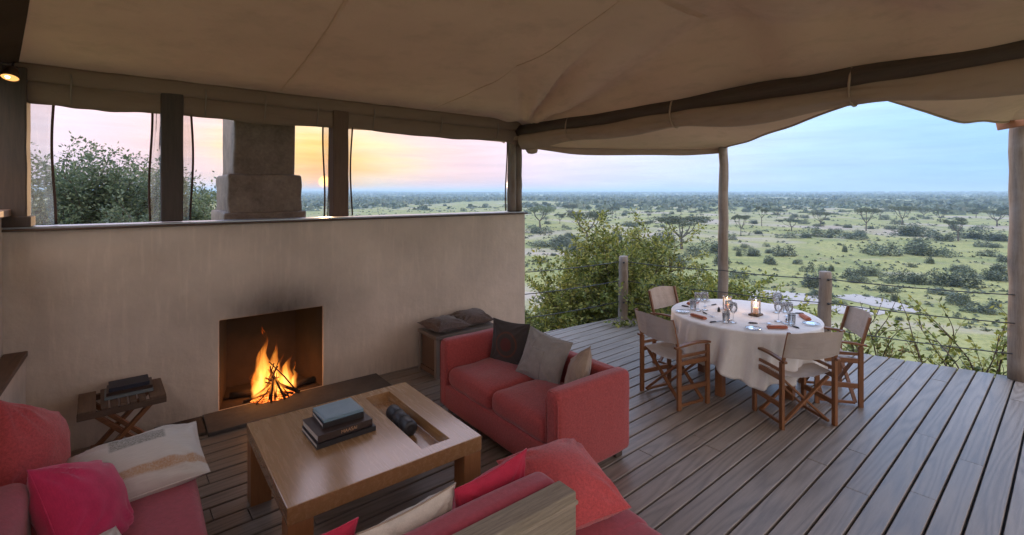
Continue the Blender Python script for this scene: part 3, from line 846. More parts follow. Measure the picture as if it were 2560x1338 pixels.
# beam and canvas pelmet along the wall side
def build_wall_beam():
    t = thing('eave_beam', 'eave beam wrapped in canvas above the fireplace wall', 'beam', (0, 0, 0))
    def sec(u, v):
        x = -0.83 + (4.27 + 0.83) * u; a = v * 2 * math.pi
        k = 0.006 * mnoise.noise(Vector((x * 4, math.cos(a) * 2, math.sin(a) * 2)))
        cy, sz = math.cos(a), math.sin(a)
        sq = lambda q: math.copysign(abs(q) ** 0.55, q)
        return (x, WY + 0.085 + (0.10 + k) * sq(cy), 2.975 + (0.075 + k) * sq(sz))
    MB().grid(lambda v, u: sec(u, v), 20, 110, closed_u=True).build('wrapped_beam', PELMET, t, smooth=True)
    # tied-up blinds: a soft fold hanging under the beam in every bay
    bays = [(-0.66, 0.155), (0.335, 1.63), (1.81, 4.06)]
    for bi, (a, b) in enumerate(bays):
        def drop(u): return 0.155 + 0.03 * math.sin(u * 3.1) + 0.012 * mnoise.noise(Vector((u * 6 + bi * 9, 0, 0))) + 0.05 * smooth01((u - 0.9) * 10) * (1 if bi == 2 else 0.3)
        def sheet(u, v):
            x = a - 0.09 + (b - a + 0.18) * u; d = drop(u); ang = v * math.pi * 2
            cx = 0.045 + 0.012 * mnoise.noise(Vector((x * 3, 3, bi))); cz = d / 2 + 0.012
            w = 0.008 * mnoise.noise(Vector((x * 2.2, math.cos(ang) * 1.6, math.sin(ang) * 1.6 + bi)))
            w += 0.006 * math.sin(x * 34 + math.sin(ang) * 3) * (math.exp(-((u) / 0.06) ** 2) + math.exp(-((1 - u) / 0.06) ** 2))
            return (x, WY + 0.055 + (cx + w) * math.cos(ang), 2.925 - d / 2 + (cz + w) * math.sin(ang))
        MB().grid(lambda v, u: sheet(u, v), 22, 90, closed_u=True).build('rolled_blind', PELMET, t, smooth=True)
        for f in ((0.12, 0.5, 0.88) if b - a > 1 else (0.3,)):
            x = a + (b - a) * f
            MB().tube([(x, WY - 0.012, 2.99), (x + 0.006, WY - 0.024, 2.93), (x, WY - 0.006, 2.83), (x + .004, WY + 0.03, 2.755)], 0.006, 5).build('tie', m_plain('tie_cord', (0.30, 0.24, 0.2), 0.9), t, smooth=True)
build_wall_beam()

def build_left_beam():
    t = thing('side_beam', 'dark eave beam above the side wall', 'beam', (0, 0, 0))
    MB().box((-0.86, 1.3, 3.0), (0.14, 8.0, 0.16)).build('timber', BEAMWOOD, t, bevel=0.015)
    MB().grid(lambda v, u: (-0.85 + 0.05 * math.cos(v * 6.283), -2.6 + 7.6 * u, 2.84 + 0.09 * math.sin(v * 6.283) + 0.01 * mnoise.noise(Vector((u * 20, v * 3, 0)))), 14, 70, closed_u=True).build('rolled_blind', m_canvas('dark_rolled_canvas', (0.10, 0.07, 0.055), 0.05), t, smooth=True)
build_left_beam()

# clear vinyl storm sheets tied back against the posts
def vinyl(label, xa, xb, seed):
    t = thing('vinyl_sheet', label, 'storm sheet', (0, 0, 0), 0, 'clear storm sheets tied back at the posts')
    ph = seed * 1.7
    def bow(u, f): return (xa + (xb - xa) * u) + 0.012 * math.sin(f * 5 + ph) * (1 if u > 0.5 else 0.4)
    MB().grid(lambda u, v: (bow(u, v), WY + 0.115 + 0.012 * math.sin(u * 7 + v * 3), 1.80 + 1.05 * v), 6, 18).build('clear_sheet', PLASTIC, t, smooth=True)
    for u in ((1.0,) if xb > xa else (1.0,)):
        MB().tube([(bow(u, v / 18), WY + 0.112 + 0.012 * math.sin(u * 7 + v / 6), 1.80 + 1.05 * v / 18) for v in range(19)], 0.009, 6).build('hem', m_plain('dark_hem', (0.09, 0.05, 0.035), 0.8), t, smooth=True)
vinyl('clear storm sheet hanging beside the corner post of the side wall', -0.665, -0.525, 1)
vinyl('clear storm sheet on the side wall side of the dark post left of the chimney', 0.165, 0.095, 2)
vinyl('clear storm sheet on the chimney side of the dark post left of the chimney', 0.325, 0.395, 3)
vinyl('clear storm sheet on the chimney side of the brown post', 1.64, 1.575, 4)
vinyl('clear storm sheet on the far side of the brown post from the chimney', 1.80, 1.875, 5)
vinyl('narrow clear storm sheet beside the pair of strapped poles', 4.055, 4.03, 6)

# beam, rolled curtain and fly canopy on the open side
def build_open_side():
    t = thing('open_side_beam', 'dark round beam above the open side of the tent', 'beam', (0, 0, 0))
    rng = random.Random(3)
    MB().tube([(4.2 + 0.01 * math.sin(i), 5.22 - i * 0.33, 2.90 + 0.006 * rng.uniform(-1, 1)) for i in range(26)], [0.088 * (1 + 0.03 * rng.uniform(-1, 1)) for _ in range(26)], 16).build('pole', BEAMWOOD, t, smooth=True)
    c = thing('rolled_curtain', 'brown canvas curtain rolled up under the dark beam', 'curtain', (0, 0, 0))
    ties = [4.2, 2.75, 1.25, -0.5]
    def rad(y):
        m = min(abs(y - q) for q in ties)
        return 0.092 + 0.026 * smooth01(m / 0.6) + 0.012 * mnoise.noise(Vector((y * 1.7, 0, 0)))
    def sec(v, u):
        y = 5.12 - 7.9 * u; a = v * 2 * math.pi; r = rad(y)
        m = min(abs(y - q) for q in ties)
        pucker = 0.010 * math.sin(a * 9 + y * 5) * math.exp(-(m / 0.25) ** 2)
        w = 0.014 * mnoise.noise(Vector((y * 1.3 + a * 0.35, math.cos(a) * 1.5, math.sin(a) * 1.5))) + 0.008 * math.sin(a * 3 + y * 2.6)
        drop = 0.045 * smooth01(m / 0.7)
        return (4.215 + (r * 0.95 + w + pucker) * math.cos(a), y, 2.785 - drop * 0.6 + (r * 0.95 + w + pucker) * math.sin(a) * 0.92)
    MB().grid(sec, 36, 300, closed_u=True).build('roll', CANVAS_D, c, smooth=True)
    for y in ties:
        MB().tube([(4.208 + 0.104 * math.cos(a), y + 0.006 * math.sin(a * 2), 2.846 + 0.150 * math.sin(a)) for a in [q * 2 * math.pi / 20 for q in range(21)]], 0.009, 6, cap=False).build('tie_strap', CANVAS_D, c, smooth=True)
    # bunched end where the curtain meets the corner poles
    softbox((0.20, 0.22, 0.24), 0.10, CANVAS_D, 'bunched_end', c, (4.27, 5.05, 2.70), n=10, amp=0.03, nscale=9, seed=2)
build_open_side()

def build_canopy():
    t = thing('fly_canopy', 'pale brown canvas fly pulled out from the beam to the outer poles', 'canopy', (0, 0, 0))
    inner = [(4.22, 5.20, 2.93), (4.22, 2.9, 2.95), (4.22, 1.25, 2.93), (4.22, 0.2, 2.95), (4.22, -2.6, 2.95)]
    outer = [(4.40, 5.33, 2.76), (6.80, 3.66, 2.70), (4.50, 1.20, 2.83), (7.46, 0.78, 2.84), (4.9, -2.6, 2.86)]
    bow = [0.04, 0.16, 0.05, 0.3]       # how far each free edge curves in or down
    for k in range(4):
        def surf(u, v, k=k):
            a, b = Vector(inner[k]), Vector(inner[k + 1]); c, d = Vector(outer[k]), Vector(outer[k + 1])
            i = a.lerp(b, u); o = c.lerp(d, u)
            o.z -= (0.05 if k != 2 else 0.10) * 4 * u * (1 - u)
            if k in (1,): o += (i - o) * 0.06 * 4 * u * (1 - u)
            p = i.lerp(o, v)
            p.z -= 0.05 * math.sin(math.pi * v) + 0.010 * math.sin(p.x * 5 + p.y * 3)
            p.z += 0.012 * mnoise.noise(Vector((p.x * 2, p.y * 2, 1)))
            return p
        MB().grid(surf, 30, 30).build('fly_panel', CANVAS, t, smooth=True)
        if k < 3:
            pts = [surf(q / 24, 1.0) - Vector((0, 0, 0.004)) for q in range(25)]
            MB().tube(pts, 0.012, 6).build('edge_hem', CANVAS_D, t, smooth=True)
    # short flap hanging from the back edge with its tie
    def flap(u, v):
        p = Vector(outer[0]).lerp(Vector(outer[1]), u)
        return (p.x + 0.02 * math.sin(u * 19) * v, p.y + 0.02 * math.cos(u * 23) * v, p.z - 0.05 * 4 * u * (1 - u) - v * (0.10 + 0.02 * math.sin(u * 8)) * (0.55 + 0.45 * math.sin(math.pi * u)))
    MB().grid(flap, 40, 5).build('back_flap', CANVAS_D, t, smooth=True)
    MB().tube([(4.3, 5.2, 2.80), (5.5, 4.45, 2.80), (6.72, 3.62, 2.82)], 0.035, 10).build('outrigger_pole', POLE, t, smooth=True)
    MB().tube([(4.25, 1.22, 2.86), (6.0, 2.9, 2.84), (6.72, 3.60, 2.80)], 0.006, 6).build('guy_rope', CABLE, t, smooth=True)
build_canopy()
f = thing('fascia_plank', 'short reddish plank fixed on top of the thick corner pole', 'plank', (7.58, 0.72, 2.86))
MB().bar((-0.16, 0.16, -0.055), (0.05, -0.75, 0.10), 0.045, 0.15).build('plank', m_wood('red_plank', (0.20, 0.075, 0.035), (0.42, 0.19, 0.10), 'y', 1.0, 0.6), f, bevel=0.006)
MB().box((0.0, -0.05, 0.04), (0.07, 0.09, 0.16)).build('bracket', DARKWOOD, f, bevel=0.005)
# ------------------------------------------------------------------ coffee table
def build_coffee_table():
    x0, x1, y0, y1, H, T = 0.58, 1.735, 2.535, 3.64, 0.50, 0.092
    cx, cy = (x0 + x1) / 2, (y0 + y1) / 2
    t = thing('coffee_table', 'square honey wood coffee table with a sunken tray in its top', 'coffee table', (cx, cy, 0))
    hx, hy = (x1 - x0) / 2, (y1 - y0) / 2
    wx0, wx1, wy0, wy1 = 1.362 - cx, 1.552 - cx, 2.63 - cy, 3.55 - cy
    xs = [-hx, wx0, wx1, hx]; ys = [-hy, wy0, wy1, hy]; zt, zb, zw = H, H - T, H - 0.078
    vs = [(x, y, zt) for y in ys for x in xs] + [(x, y, zb) for y in ys for x in xs] + [(x, y, zw) for (x, y) in ((wx0, wy0), (wx1, wy0), (wx1, wy1), (wx0, wy1))]
    I = lambda j, i, l=0: l * 16 + j * 4 + i
    fs = []
    for j in range(3):
        for i in range(3):
            if not (i == 1 and j == 1): fs.append((I(j, i), I(j, i + 1), I(j + 1, i + 1), I(j + 1, i)))
            fs.append((I(j, i, 1), I(j + 1, i, 1), I(j + 1, i + 1, 1), I(j, i + 1, 1)))
    for i in range(3):
        fs += [(I(0, i + 1), I(0, i), I(0, i, 1), I(0, i + 1, 1)), (I(3, i), I(3, i + 1), I(3, i + 1, 1), I(3, i, 1)),
               (I(i, 0), I(i + 1, 0), I(i + 1, 0, 1), I(i, 0, 1)), (I(i + 1, 3), I(i, 3), I(i, 3, 1), I(i + 1, 3, 1))]
    r = [I(1, 1), I(1, 2), I(2, 2), I(2, 1)]
    for q in range(4): fs.append((r[q], r[(q + 1) % 4], 32 + (q + 1) % 4, 32 + q))
    fs.append((32, 33, 34, 35))
    MB().add(vs, fs).build('top', OAKX, t, bevel=0.004)
    for sx in (-1, 1):
        for sy in (-1, 1):
            MB().box((sx * (hx - 0.066), sy * (hy - 0.066), (H - T) / 2 - 0.001), (0.124, 0.124, H - T)).build('leg', OAKZ, t, bevel=0.004)
build_coffee_table()

def m_cover(name, col, rough=0.35): return m_plain(name, col, rough, 0, 0.12, 20, 0.03)
PAGES = m_plain('book_pages', (0.62, 0.58, 0.52), 0.9, 0, 0.1, 80, 0.2)
def book(label, cover, size, loc, rotz, letters=None, lcol=None, lsize=0.022, lx=0.0, jacket=None):
    w, d, h = size; t = thing('book', label, 'book', loc, rotz, None)
    c = MB(); b = 0.003
    c.box((0, 0, b / 2), (w, d, b)); c.box((0, 0, h - b / 2), (w, d, b)); c.box((0, -d / 2 + b / 2, h / 2), (w, b, h - 2 * b - 0.0002))
    c.build('cover', cover, t)
    MB().box((0, 0.002, h / 2), (w - 0.010, d - 0.010, h - 2 * b - 0.0006)).build('pages', PAGES, t)
    if jacket: MB().box((0, 0.004, h + 0.0008), (w * 0.9, d * 0.86, 0.0012)).build('cover_print', jacket, t)
    for txt, lc, ls, x in (letters or []):
        cu = bpy.data.curves.new('spine_lettering', 'FONT'); cu.body = txt; cu.size = ls; cu.align_x = 'CENTER'; cu.align_y = 'CENTER'; cu.extrude = 0.0004
        cu.materials.append(lc)
        tmp = bpy.data.objects.new('lettering_outline', cu); COL.objects.link(tmp); bpy.context.view_layer.update()
        me = bpy.data.meshes.new_from_object(tmp.evaluated_get(bpy.context.evaluated_depsgraph_get()))
        bpy.data.objects.remove(tmp); bpy.data.curves.remove(cu)
        link('spine_lettering', me, t, (x, -d / 2 - 0.0008, h / 2), (R(90), 0, 0))
    return t
LT_TAN = m_plain('tan_lettering', (0.62, 0.36, 0.20), 0.6)
LT_PALE = m_plain('pale_lettering', (0.55, 0.53, 0.52), 0.6)
BK = m_cover('black_cover', (0.018, 0.017, 0.02)); BR = m_cover('dark_brown_cover', (0.045, 0.026, 0.02)); BLUE = m_cover('pale_blue_cover', (0.20, 0.31, 0.38), 0.3)
NAVY = m_cover('navy_cover', (0.016, 0.020, 0.038), 0.5); GREYB = m_cover('grey_blue_cover', (0.16, 0.19, 0.20), 0.5)
z = 0.5015
book('large black hardback at the bottom of the coffee table stack', BK, (0.375, 0.30, 0.030), (1.035, 3.155, z), R(2)); z += 0.031
book('thick dark brown hardback with tan spine lettering MAASAI', BR, (0.350, 0.285, 0.042), (1.030, 3.165, z), R(3), [('MAASAI', LT_TAN, 0.030, 0.02)]); z += 0.043
book('dark hardback in the coffee table stack under the pale blue book', m_cover('charcoal_cover', (0.03, 0.026, 0.026)), (0.262, 0.235, 0.030), (1.045, 3.205, z), R(0)); z += 0.031
book('pale blue hardback on top of the coffee table stack', BLUE, (0.255, 0.225, 0.018), (1.048, 3.21, z), R(2), jacket=m_cover('glossy_blue_print', (0.27, 0.38, 0.46), 0.22))

# leather roll lying in the sunken tray
t = thing('leather_roll', 'dark leather roll with straps lying in the coffee table tray', 'roll', (1.445, 3.10, 0.5 - 0.078 + 0.053), 0, None, (0, 0, R(-2)))
LEA = m_plain('dark_leather', (0.035, 0.036, 0.042), 0.38, 0, 0.2, 40, 0.15)
prof = [(0.0, -0.165), (0.030, -0.166), (0.048, -0.160), (0.051, -0.15), (0.051, -0.062), (0.048, -0.056), (0.048, -0.050), (0.051, -0.045), (0.051, 0.045), (0.048, 0.05), (0.048, 0.056), (0.051, 0.062), (0.051, 0.15), (0.048, 0.16), (0.030, 0.166), (0.0, 0.165)]
o = MB().lathe(prof, 24).build('roll_body', LEA, t, smooth=True); o.rotation_euler = (R(90), 0, 0)
for yy in (-0.053, 0.053):
    o = MB().lathe([(0.0505, yy - 0.008), (0.0525, yy - 0.006), (0.0525, yy + 0.006), (0.0505, yy + 0.008)], 24).build('strap', BLACKM, t, smooth=True); o.rotation_euler = (R(90), 0, 0)
o = MB().lathe([(0.012, 0.1665), (0.020, 0.168), (0.028, 0.1665)], 18).build('end_disc', BLACKM, t, smooth=True); o.rotation_euler = (R(90), 0, 0)

# ------------------------------------------------------------------ loveseat
def build_loveseat():
    x0, x1, y0, y1 = 2.24, 3.03, 2.37, 3.98; cy = (y0 + y1) / 2
    t = thing('loveseat', 'brick red two seat sofa facing the coffee table', 'sofa', (0, 0, 0))
    softbox((x1 - x0 - 0.02, y1 - y0 - 0.20, 0.215), 0.02, RED, 'base', t, ((x0 + x1) / 2 - 0.008, cy, 0.17), n=10, amp=0.003)
    softbox((x1 - x0, 0.135, 0.62), 0.045, RED, 'arm', t, ((x0 + x1) / 2, y0 + 0.0675, 0.37), n=16, amp=0.004, seed=1, bulge=(0, .006, .004))
    softbox((x1 - x0, 0.135, 0.62), 0.045, RED, 'arm', t, ((x0 + x1) / 2, y1 - 0.0675, 0.37), n=16, amp=0.004, seed=2, bulge=(0, .006, .004))
    softbox((0.135, y1 - y0 - 0.24, 0.60), 0.045, RED, 'backrest', t, (x1 - 0.0685, cy, 0.365), n=16, amp=0.004, seed=3)
    for s in (-1, 1):
        softbox((0.64, 0.664, 0.165), 0.055, RED, 'seat_cushion', t, (x0 + 0.325, cy + s * 0.334, 0.355), n=16, bulge=(0.008, 0.004, 0.028), amp=0.012, nscale=7, seed=5 + s)
    # welt round the front of each arm
    for yy in (y0 + 0.0675, y1 - 0.0675):
        pts = [(x0 + 0.012, yy - 0.058, 0.08), (x0 + 0.012, yy - 0.060, 0.60), (x0 + 0.014, yy - 0.045, 0.655), (x0 + 0.014, yy - 0.02, 0.674), (x0 + 0.014, yy + 0.02, 0.674), (x0 + 0.014, yy + 0.045, 0.655), (x0 + 0.012, yy + 0.060, 0.60), (x0 + 0.012, yy + 0.058, 0.08)]
        MB().tube(pts, 0.006, 6).build('welt', RED, t, smooth=True)
    for fx in (x0 + 0.10, x1 - 0.08):
        for fy in (y0 + 0.09, y1 - 0.09):
            MB().box((fx, fy, 0.032), (0.075, 0.075, 0.064)).build('foot', DARKWOOD, t, bevel=0.005)
build_loveseat()
def m_medallion():
    t = NT('dark_cushion_medallion'); o = t.coord(); sp = t.n('ShaderNodeSeparateXYZ', Vector=o).outputs
    x = sp[0]; zz = t.math('ADD', sp[2], 0.01)
    d = t.math('SQRT', t.math('ADD', t.math('MULTIPLY', x, x), t.math('MULTIPLY', zz, zz)))
    ring = t.ramp(d, [(0.0, (0.12, 0.02, 0.015)), (0.055, (0.13, 0.02, 0.015)), (0.068, (0.05, 0.038, 0.032)), (0.098, (0.055, 0.04, 0.032)), (0.104, (0.15, 0.045, 0.022)), (0.114, (0.13, 0.04, 0.02)), (0.122, (0.055, 0.044, 0.04))])
    nz = t.noise(o, 45, 3, 0.6)
    c = t.mix(t.math('MULTIPLY', nz, 0.55), ring, (0.05, 0.04, 0.036, 1))
    t.bsdf(Base__Color=c, Roughness=0.9, Sheen__Weight=0.2, Normal=t.bump(t.noise(o, 300, 2), 0.2, 0.003))
    return t.done()
pillow('cushion', 'dark charcoal cushion with a faint red medallion on the loveseat', m_medallion(), 0.42, 0.41, 0.13, (2.78, 3.60, 0.625), (R(-10), 0, R(-72)), 1, dent=0.01)
p = pillow('cushion', 'blue grey cushion with stitched squares on the loveseat', GREYC, 0.47, 0.42, 0.17, (2.785, 3.12, 0.615), (R(-22), R(7), R(-80)), 2)
# topstitching on its face
def stitch(parent, pts2, w, h, t):
    pts = []
    for (u0, v0), (u1, v1) in zip(pts2, pts2[1:]):
        for q in range(8):
            u = u0 + (u1 - u0) * q / 8; v = v0 + (v1 - v0) * q / 8
            k = (max(0, 1 - abs(u) ** 2.2) ** 0.55) * (max(0, 1 - abs(v) ** 2.2) ** 0.55)
            pts.append((w / 2 * u * (1 - 0.09 * (1 - v * v)), -t / 2 * k - 0.003, h / 2 * v * (1 - 0.09 * (1 - u * u))))
    MB().tube(pts, 0.004, 5).build('stitched_seam', GREYC, parent, smooth=True)
stitch(p, [(-0.45, -0.85), (-0.45, 0.85)], 0.47, 0.42, 0.17); stitch(p, [(0.2, -0.85), (0.2, 0.3), (-0.45, 0.3)], 0.47, 0.42, 0.17)
pillow('cushion', 'small tan cushion tucked behind the near arm of the loveseat', TANC, 0.37, 0.35, 0.16, (2.80, 2.72, 0.60), (R(-26), R(-32), R(-112)), 3)

# ------------------------------------------------------------------ sofa in front of the camera, facing the fire
def build_front_sofa():
    t = thing('daybed_sofa', 'rose red sofa with a thick grey timber back facing the fire', 'sofa', (0, 0, 0))
    MB().box((0.33, 1.49, 0.40), (2.28, 0.105, 0.765)).build('timber_back', GREYWOOD, t, bevel=0.006)
    MB().box((0.33, 1.4905, 0.735), (2.296, 0.117, 0.016)).build('top_board_lip', GREYWOOD, t, bevel=0.004)
    softbox((2.28, 0.155, 0.40), 0.055, PINKRED, 'back_cushion', t, (0.355, 1.622, 0.575), n=22, amp=0.006, seed=4)
    softbox((2.80, 0.86, 0.20), 0.07, PINKRED, 'seat_cushion', t, (0.62, 1.86, 0.335), n=24, bulge=(0, 0, 0.015), amp=0.006, seed=6)
    MB().box((0.60, 1.84, 0.135), (2.66, 0.76, 0.17)).build('timber_base', GREYWOOD, t, bevel=0.006)
    softbox((0.62, 0.70, 0.19), 0.07, PINKRED, 'end_cushion', t, (1.70, 1.50, 0.33), n=16, bulge=(0, 0, 0.012), amp=0.006, seed=7)
    for fx in (-0.7, 1.85):
        for fy in (1.55, 2.15): MB().box((fx, fy, 0.025), (0.09, 0.09, 0.05)).build('foot', DARKWOOD, t)
build_front_sofa()
pillow('cushion', 'large coral cushion flopped on the end of the timber backed sofa', CORAL, 0.50, 0.50, 0.28, (1.72, 1.79, 0.555), (R(-76), R(0), R(-10)), 11, pinch=0.05, wr=0.009)
pillow('cushion', 'raspberry cushion standing behind the back of the timber backed sofa', RASP, 0.42, 0.38, 0.14, (1.28, 1.795, 0.615), (R(8), R(-3), R(4)), 12)
pillow('cushion', 'cream and brown cushion next to the raspberry one on the timber backed sofa', CREAM, 0.44, 0.38, 0.15, (0.87, 1.80, 0.60), (R(8), R(-2), R(3)), 13, piping=TANC)
pillow('cushion', 'raspberry cushion beside the cream one on the timber backed sofa', RASP, 0.42, 0.38, 0.14, (0.46, 1.86, 0.60), (R(6), R(5), R(6)), 14)

# ------------------------------------------------------------------ sofa along the side wall
def build_side_sofa():
    t = thing('side_sofa', 'rose red sofa along the side wall with cushions at its far end', 'sofa', (0, 0, 0))
    softbox((0.82, 2.6, 0.19), 0.05, PINKRED, 'seat_cushion', t, (-0.14, 2.50, 0.335), n=20, bulge=(0, 0, 0.012), amp=0.006, seed=8)
    MB().box((-0.16, 2.50, 0.135), (0.76, 2.5, 0.19)).build('timber_base', GREYWOODY, t, bevel=0.006)
    softbox((0.17, 1.80, 0.40), 0.07, PINKRED, 'back_cushion', t, (-0.45, 2.10, 0.60), n=18, amp=0.006, seed=9)
    MB().box((-0.615, 2.45, 0.37), (0.07, 2.46, 0.74)).build('timber_back', GREYWOODY, t, bevel=0.006)
    for fx in (-0.45, 0.15):
        for fy in (1.35, 3.65): MB().box((fx, fy, 0.02), (0.08, 0.08, 0.04)).build('foot', DARKWOOD, t)
build_side_sofa()
def m_lumbar():
    t = NT('cream_printed_linen'); o = t.coord(); sp = t.n('ShaderNodeSeparateXYZ', Vector=o).outputs
    n = t.noise(o, 120, 4, 0.7); n2 = t.noise(t.mapp(o, (3, 3, 30)), 6, 3, 0.6)
    c = t.mix(n2, (0.50, 0.46, 0.41, 1), (0.66, 0.61, 0.55, 1))
    def band(v, a, b, s=0.012):
        u = t.math('MULTIPLY', t.math('SUBTRACT', v, a), 1 / s); w = t.math('MULTIPLY', t.math('SUBTRACT', b, v), 1 / s)
        return t.n('ShaderNodeClamp', Value=t.math('MINIMUM', u, w)).outputs[0]
    pr = t.math('MULTIPLY', band(sp[0], -0.12, 0.14), band(sp[2], 0.03, 0.145))
    c = t.mix(t.math('MULTIPLY', pr, t.ramp(n, [(0.35, (0.2, 0.2, 0.2)), (0.6, (0.85, 0.85, 0.85))])), c, (0.14, 0.15, 0.12, 1))
    st = t.math('MULTIPLY', band(sp[2], -0.165, -0.105), t.ramp(n, [(0.3, (0.3, 0.3, 0.3)), (0.65, (0.9, 0.9, 0.9))]))
    c = t.mix(st, c, (0.42, 0.21, 0.07, 1))
    t.bsdf(Base__Color=c, Roughness=0.9, Sheen__Weight=0.2, Normal=t.bump(t.noise(o, 400, 2), 0.3, 0.003))
    return t.done()
pillow('cushion', 'cream lumbar cushion with a grey print and ochre stripe on the side sofa', m_lumbar(), 0.62, 0.44, 0.25, (0.0, 3.38, 0.53), (R(-72), R(-2), R(4)), 21, pinch=0.04, wr=0.011)
pillow('cushion', 'big coral cushion leaning at the far end of the side sofa', CORAL, 0.52, 0.52, 0.26, (-0.44, 3.50, 0.68), (R(-16), R(30), R(66)), 22, pinch=0.04, wr=0.013)
pillow('cushion', 'hot pink cushion in front of the coral one on the side sofa', HOTPINK, 0.43, 0.43, 0.27, (-0.20, 2.97, 0.60), (R(-36), R(24), R(58)), 23, pinch=0.04, wr=0.013)
pillow('cushion', 'off white cushion lying on the side sofa below the hot pink one', CREAM, 0.40, 0.36, 0.16, (-0.17, 2.60, 0.485), (R(-72), R(5), R(30)), 24)

# ------------------------------------------------------------------ folding stool with books
def build_stool():
    t = thing('folding_stool', 'folding slatted wooden side table holding three books against the wall', 'side table', (-0.09, 4.885, 0), R(3))
    w, d, h = 0.53, 0.44, 0.46
    for s in (-1, 1): MB().box((0, s * (d / 2 - 0.02), h - 0.045), (w, 0.035, 0.045)).build('rail', OLDWOODX, t, bevel=0.004)
    xs = [(-w / 2 + 0.055, 0.105)] + [(-w / 2 + 0.155 + i * 0.056, 0.044) for i in range(5)] + [(w / 2 - 0.055, 0.105)]
    for i, (x, ww) in enumerate(xs):
        MB().box((x, 0, h - 0.012 + 0.002 * (i % 2)), (ww, d, 0.022)).build('slat', OLDWOOD, t, bevel=0.004)
    for s in (-1, 1):
        yy = s * (d / 2 - 0.07)
        MB().bar((-0.17, yy, 0.02), (0.17, yy, h - 0.07), 0.03, 0.05, (0, 1, 0)).build('leg', TEAKX, t, bevel=0.003)
        MB().bar((0.17, yy - s * 0.035, 0.02), (-0.17, yy - s * 0.035, h - 0.07), 0.03, 0.05, (0, 1, 0)).build('leg', TEAKX, t, bevel=0.003)
    for x in (-0.17, 0.17): MB().bar((x, -d / 2 + 0.03, 0.022), (x, d / 2 - 0.03, 0.022), 0.045, 0.04).build('foot_rail', TEAK, t, bevel=0.003)
build_stool()
book('grey blue hardback at the bottom of the side table stack', GREYB, (0.30, 0.215, 0.022), (-0.05, 4.90, 0.4645), R(2))
book('dark brown hardback in the middle of the side table stack', BR, (0.285, 0.205, 0.024), (-0.045, 4.91, 0.487), R(1))
book('navy hardback on top of the side table stack', NAVY, (0.25, 0.185, 0.030), (-0.05, 4.915, 0.5115), R(3))

# ------------------------------------------------------------------ chest with cushions
def build_chest():
    t = thing('chest', 'dark timber framed chest against the wall behind the loveseat', 'chest', (2.99, 4.86, 0))
    w, d, h = 0.82, 0.42, 0.47
    MB().box((0, 0, h / 2 - 0.01), (w - 0.05, d - 0.05, h - 0.06)).build('body', OLDWOODX, t)
    MB().box((0, 0, h - 0.02), (w + 0.01, d + 0.01, 0.04)).build('lid', m_wood('worn_lid', (0.12, 0.10, 0.085), (0.26, 0.22, 0.19), 'x', 1.2, 0.6), t, bevel=0.006)
    for sx in (-1, 1):
        for sy in (-1, 1): MB().box((sx * (w / 2 - 0.022), sy * (d / 2 - 0.022), (h - 0.045) / 2), (0.045, 0.045, h - 0.045)).build('corner_post', m_wood('grey_chest_post', (0.14, 0.12, 0.10), (0.28, 0.24, 0.21), 'z', 1.2, 0.6), t, bevel=0.004)
    for sx in (-1, 1): MB().box((sx * (w / 2 - 0.018), 0, 0.05), (0.028, d - 0.09, 0.05)).build('bottom_rail', OLDWOOD, t)
    for sy in (-1, 1): MB().box((0, sy * (d / 2 - 0.018), 0.05), (w - 0.09, 0.028, 0.05)).build('bottom_rail', OLDWOODX, t)
build_chest()
pillow('cushion', 'dark brown cushion lying on the fireplace end of the chest', BROWNC, 0.46, 0.42, 0.15, (2.80, 4.85, 0.535), (R(-88), R(2), R(6)), 31, wr=0.012)
pillow('cushion', 'dark brown cushion lying on the open end of the chest', BROWNC, 0.44, 0.40, 0.15, (3.20, 4.90, 0.54), (R(-84), R(-2), R(-8)), 32, wr=0.012)

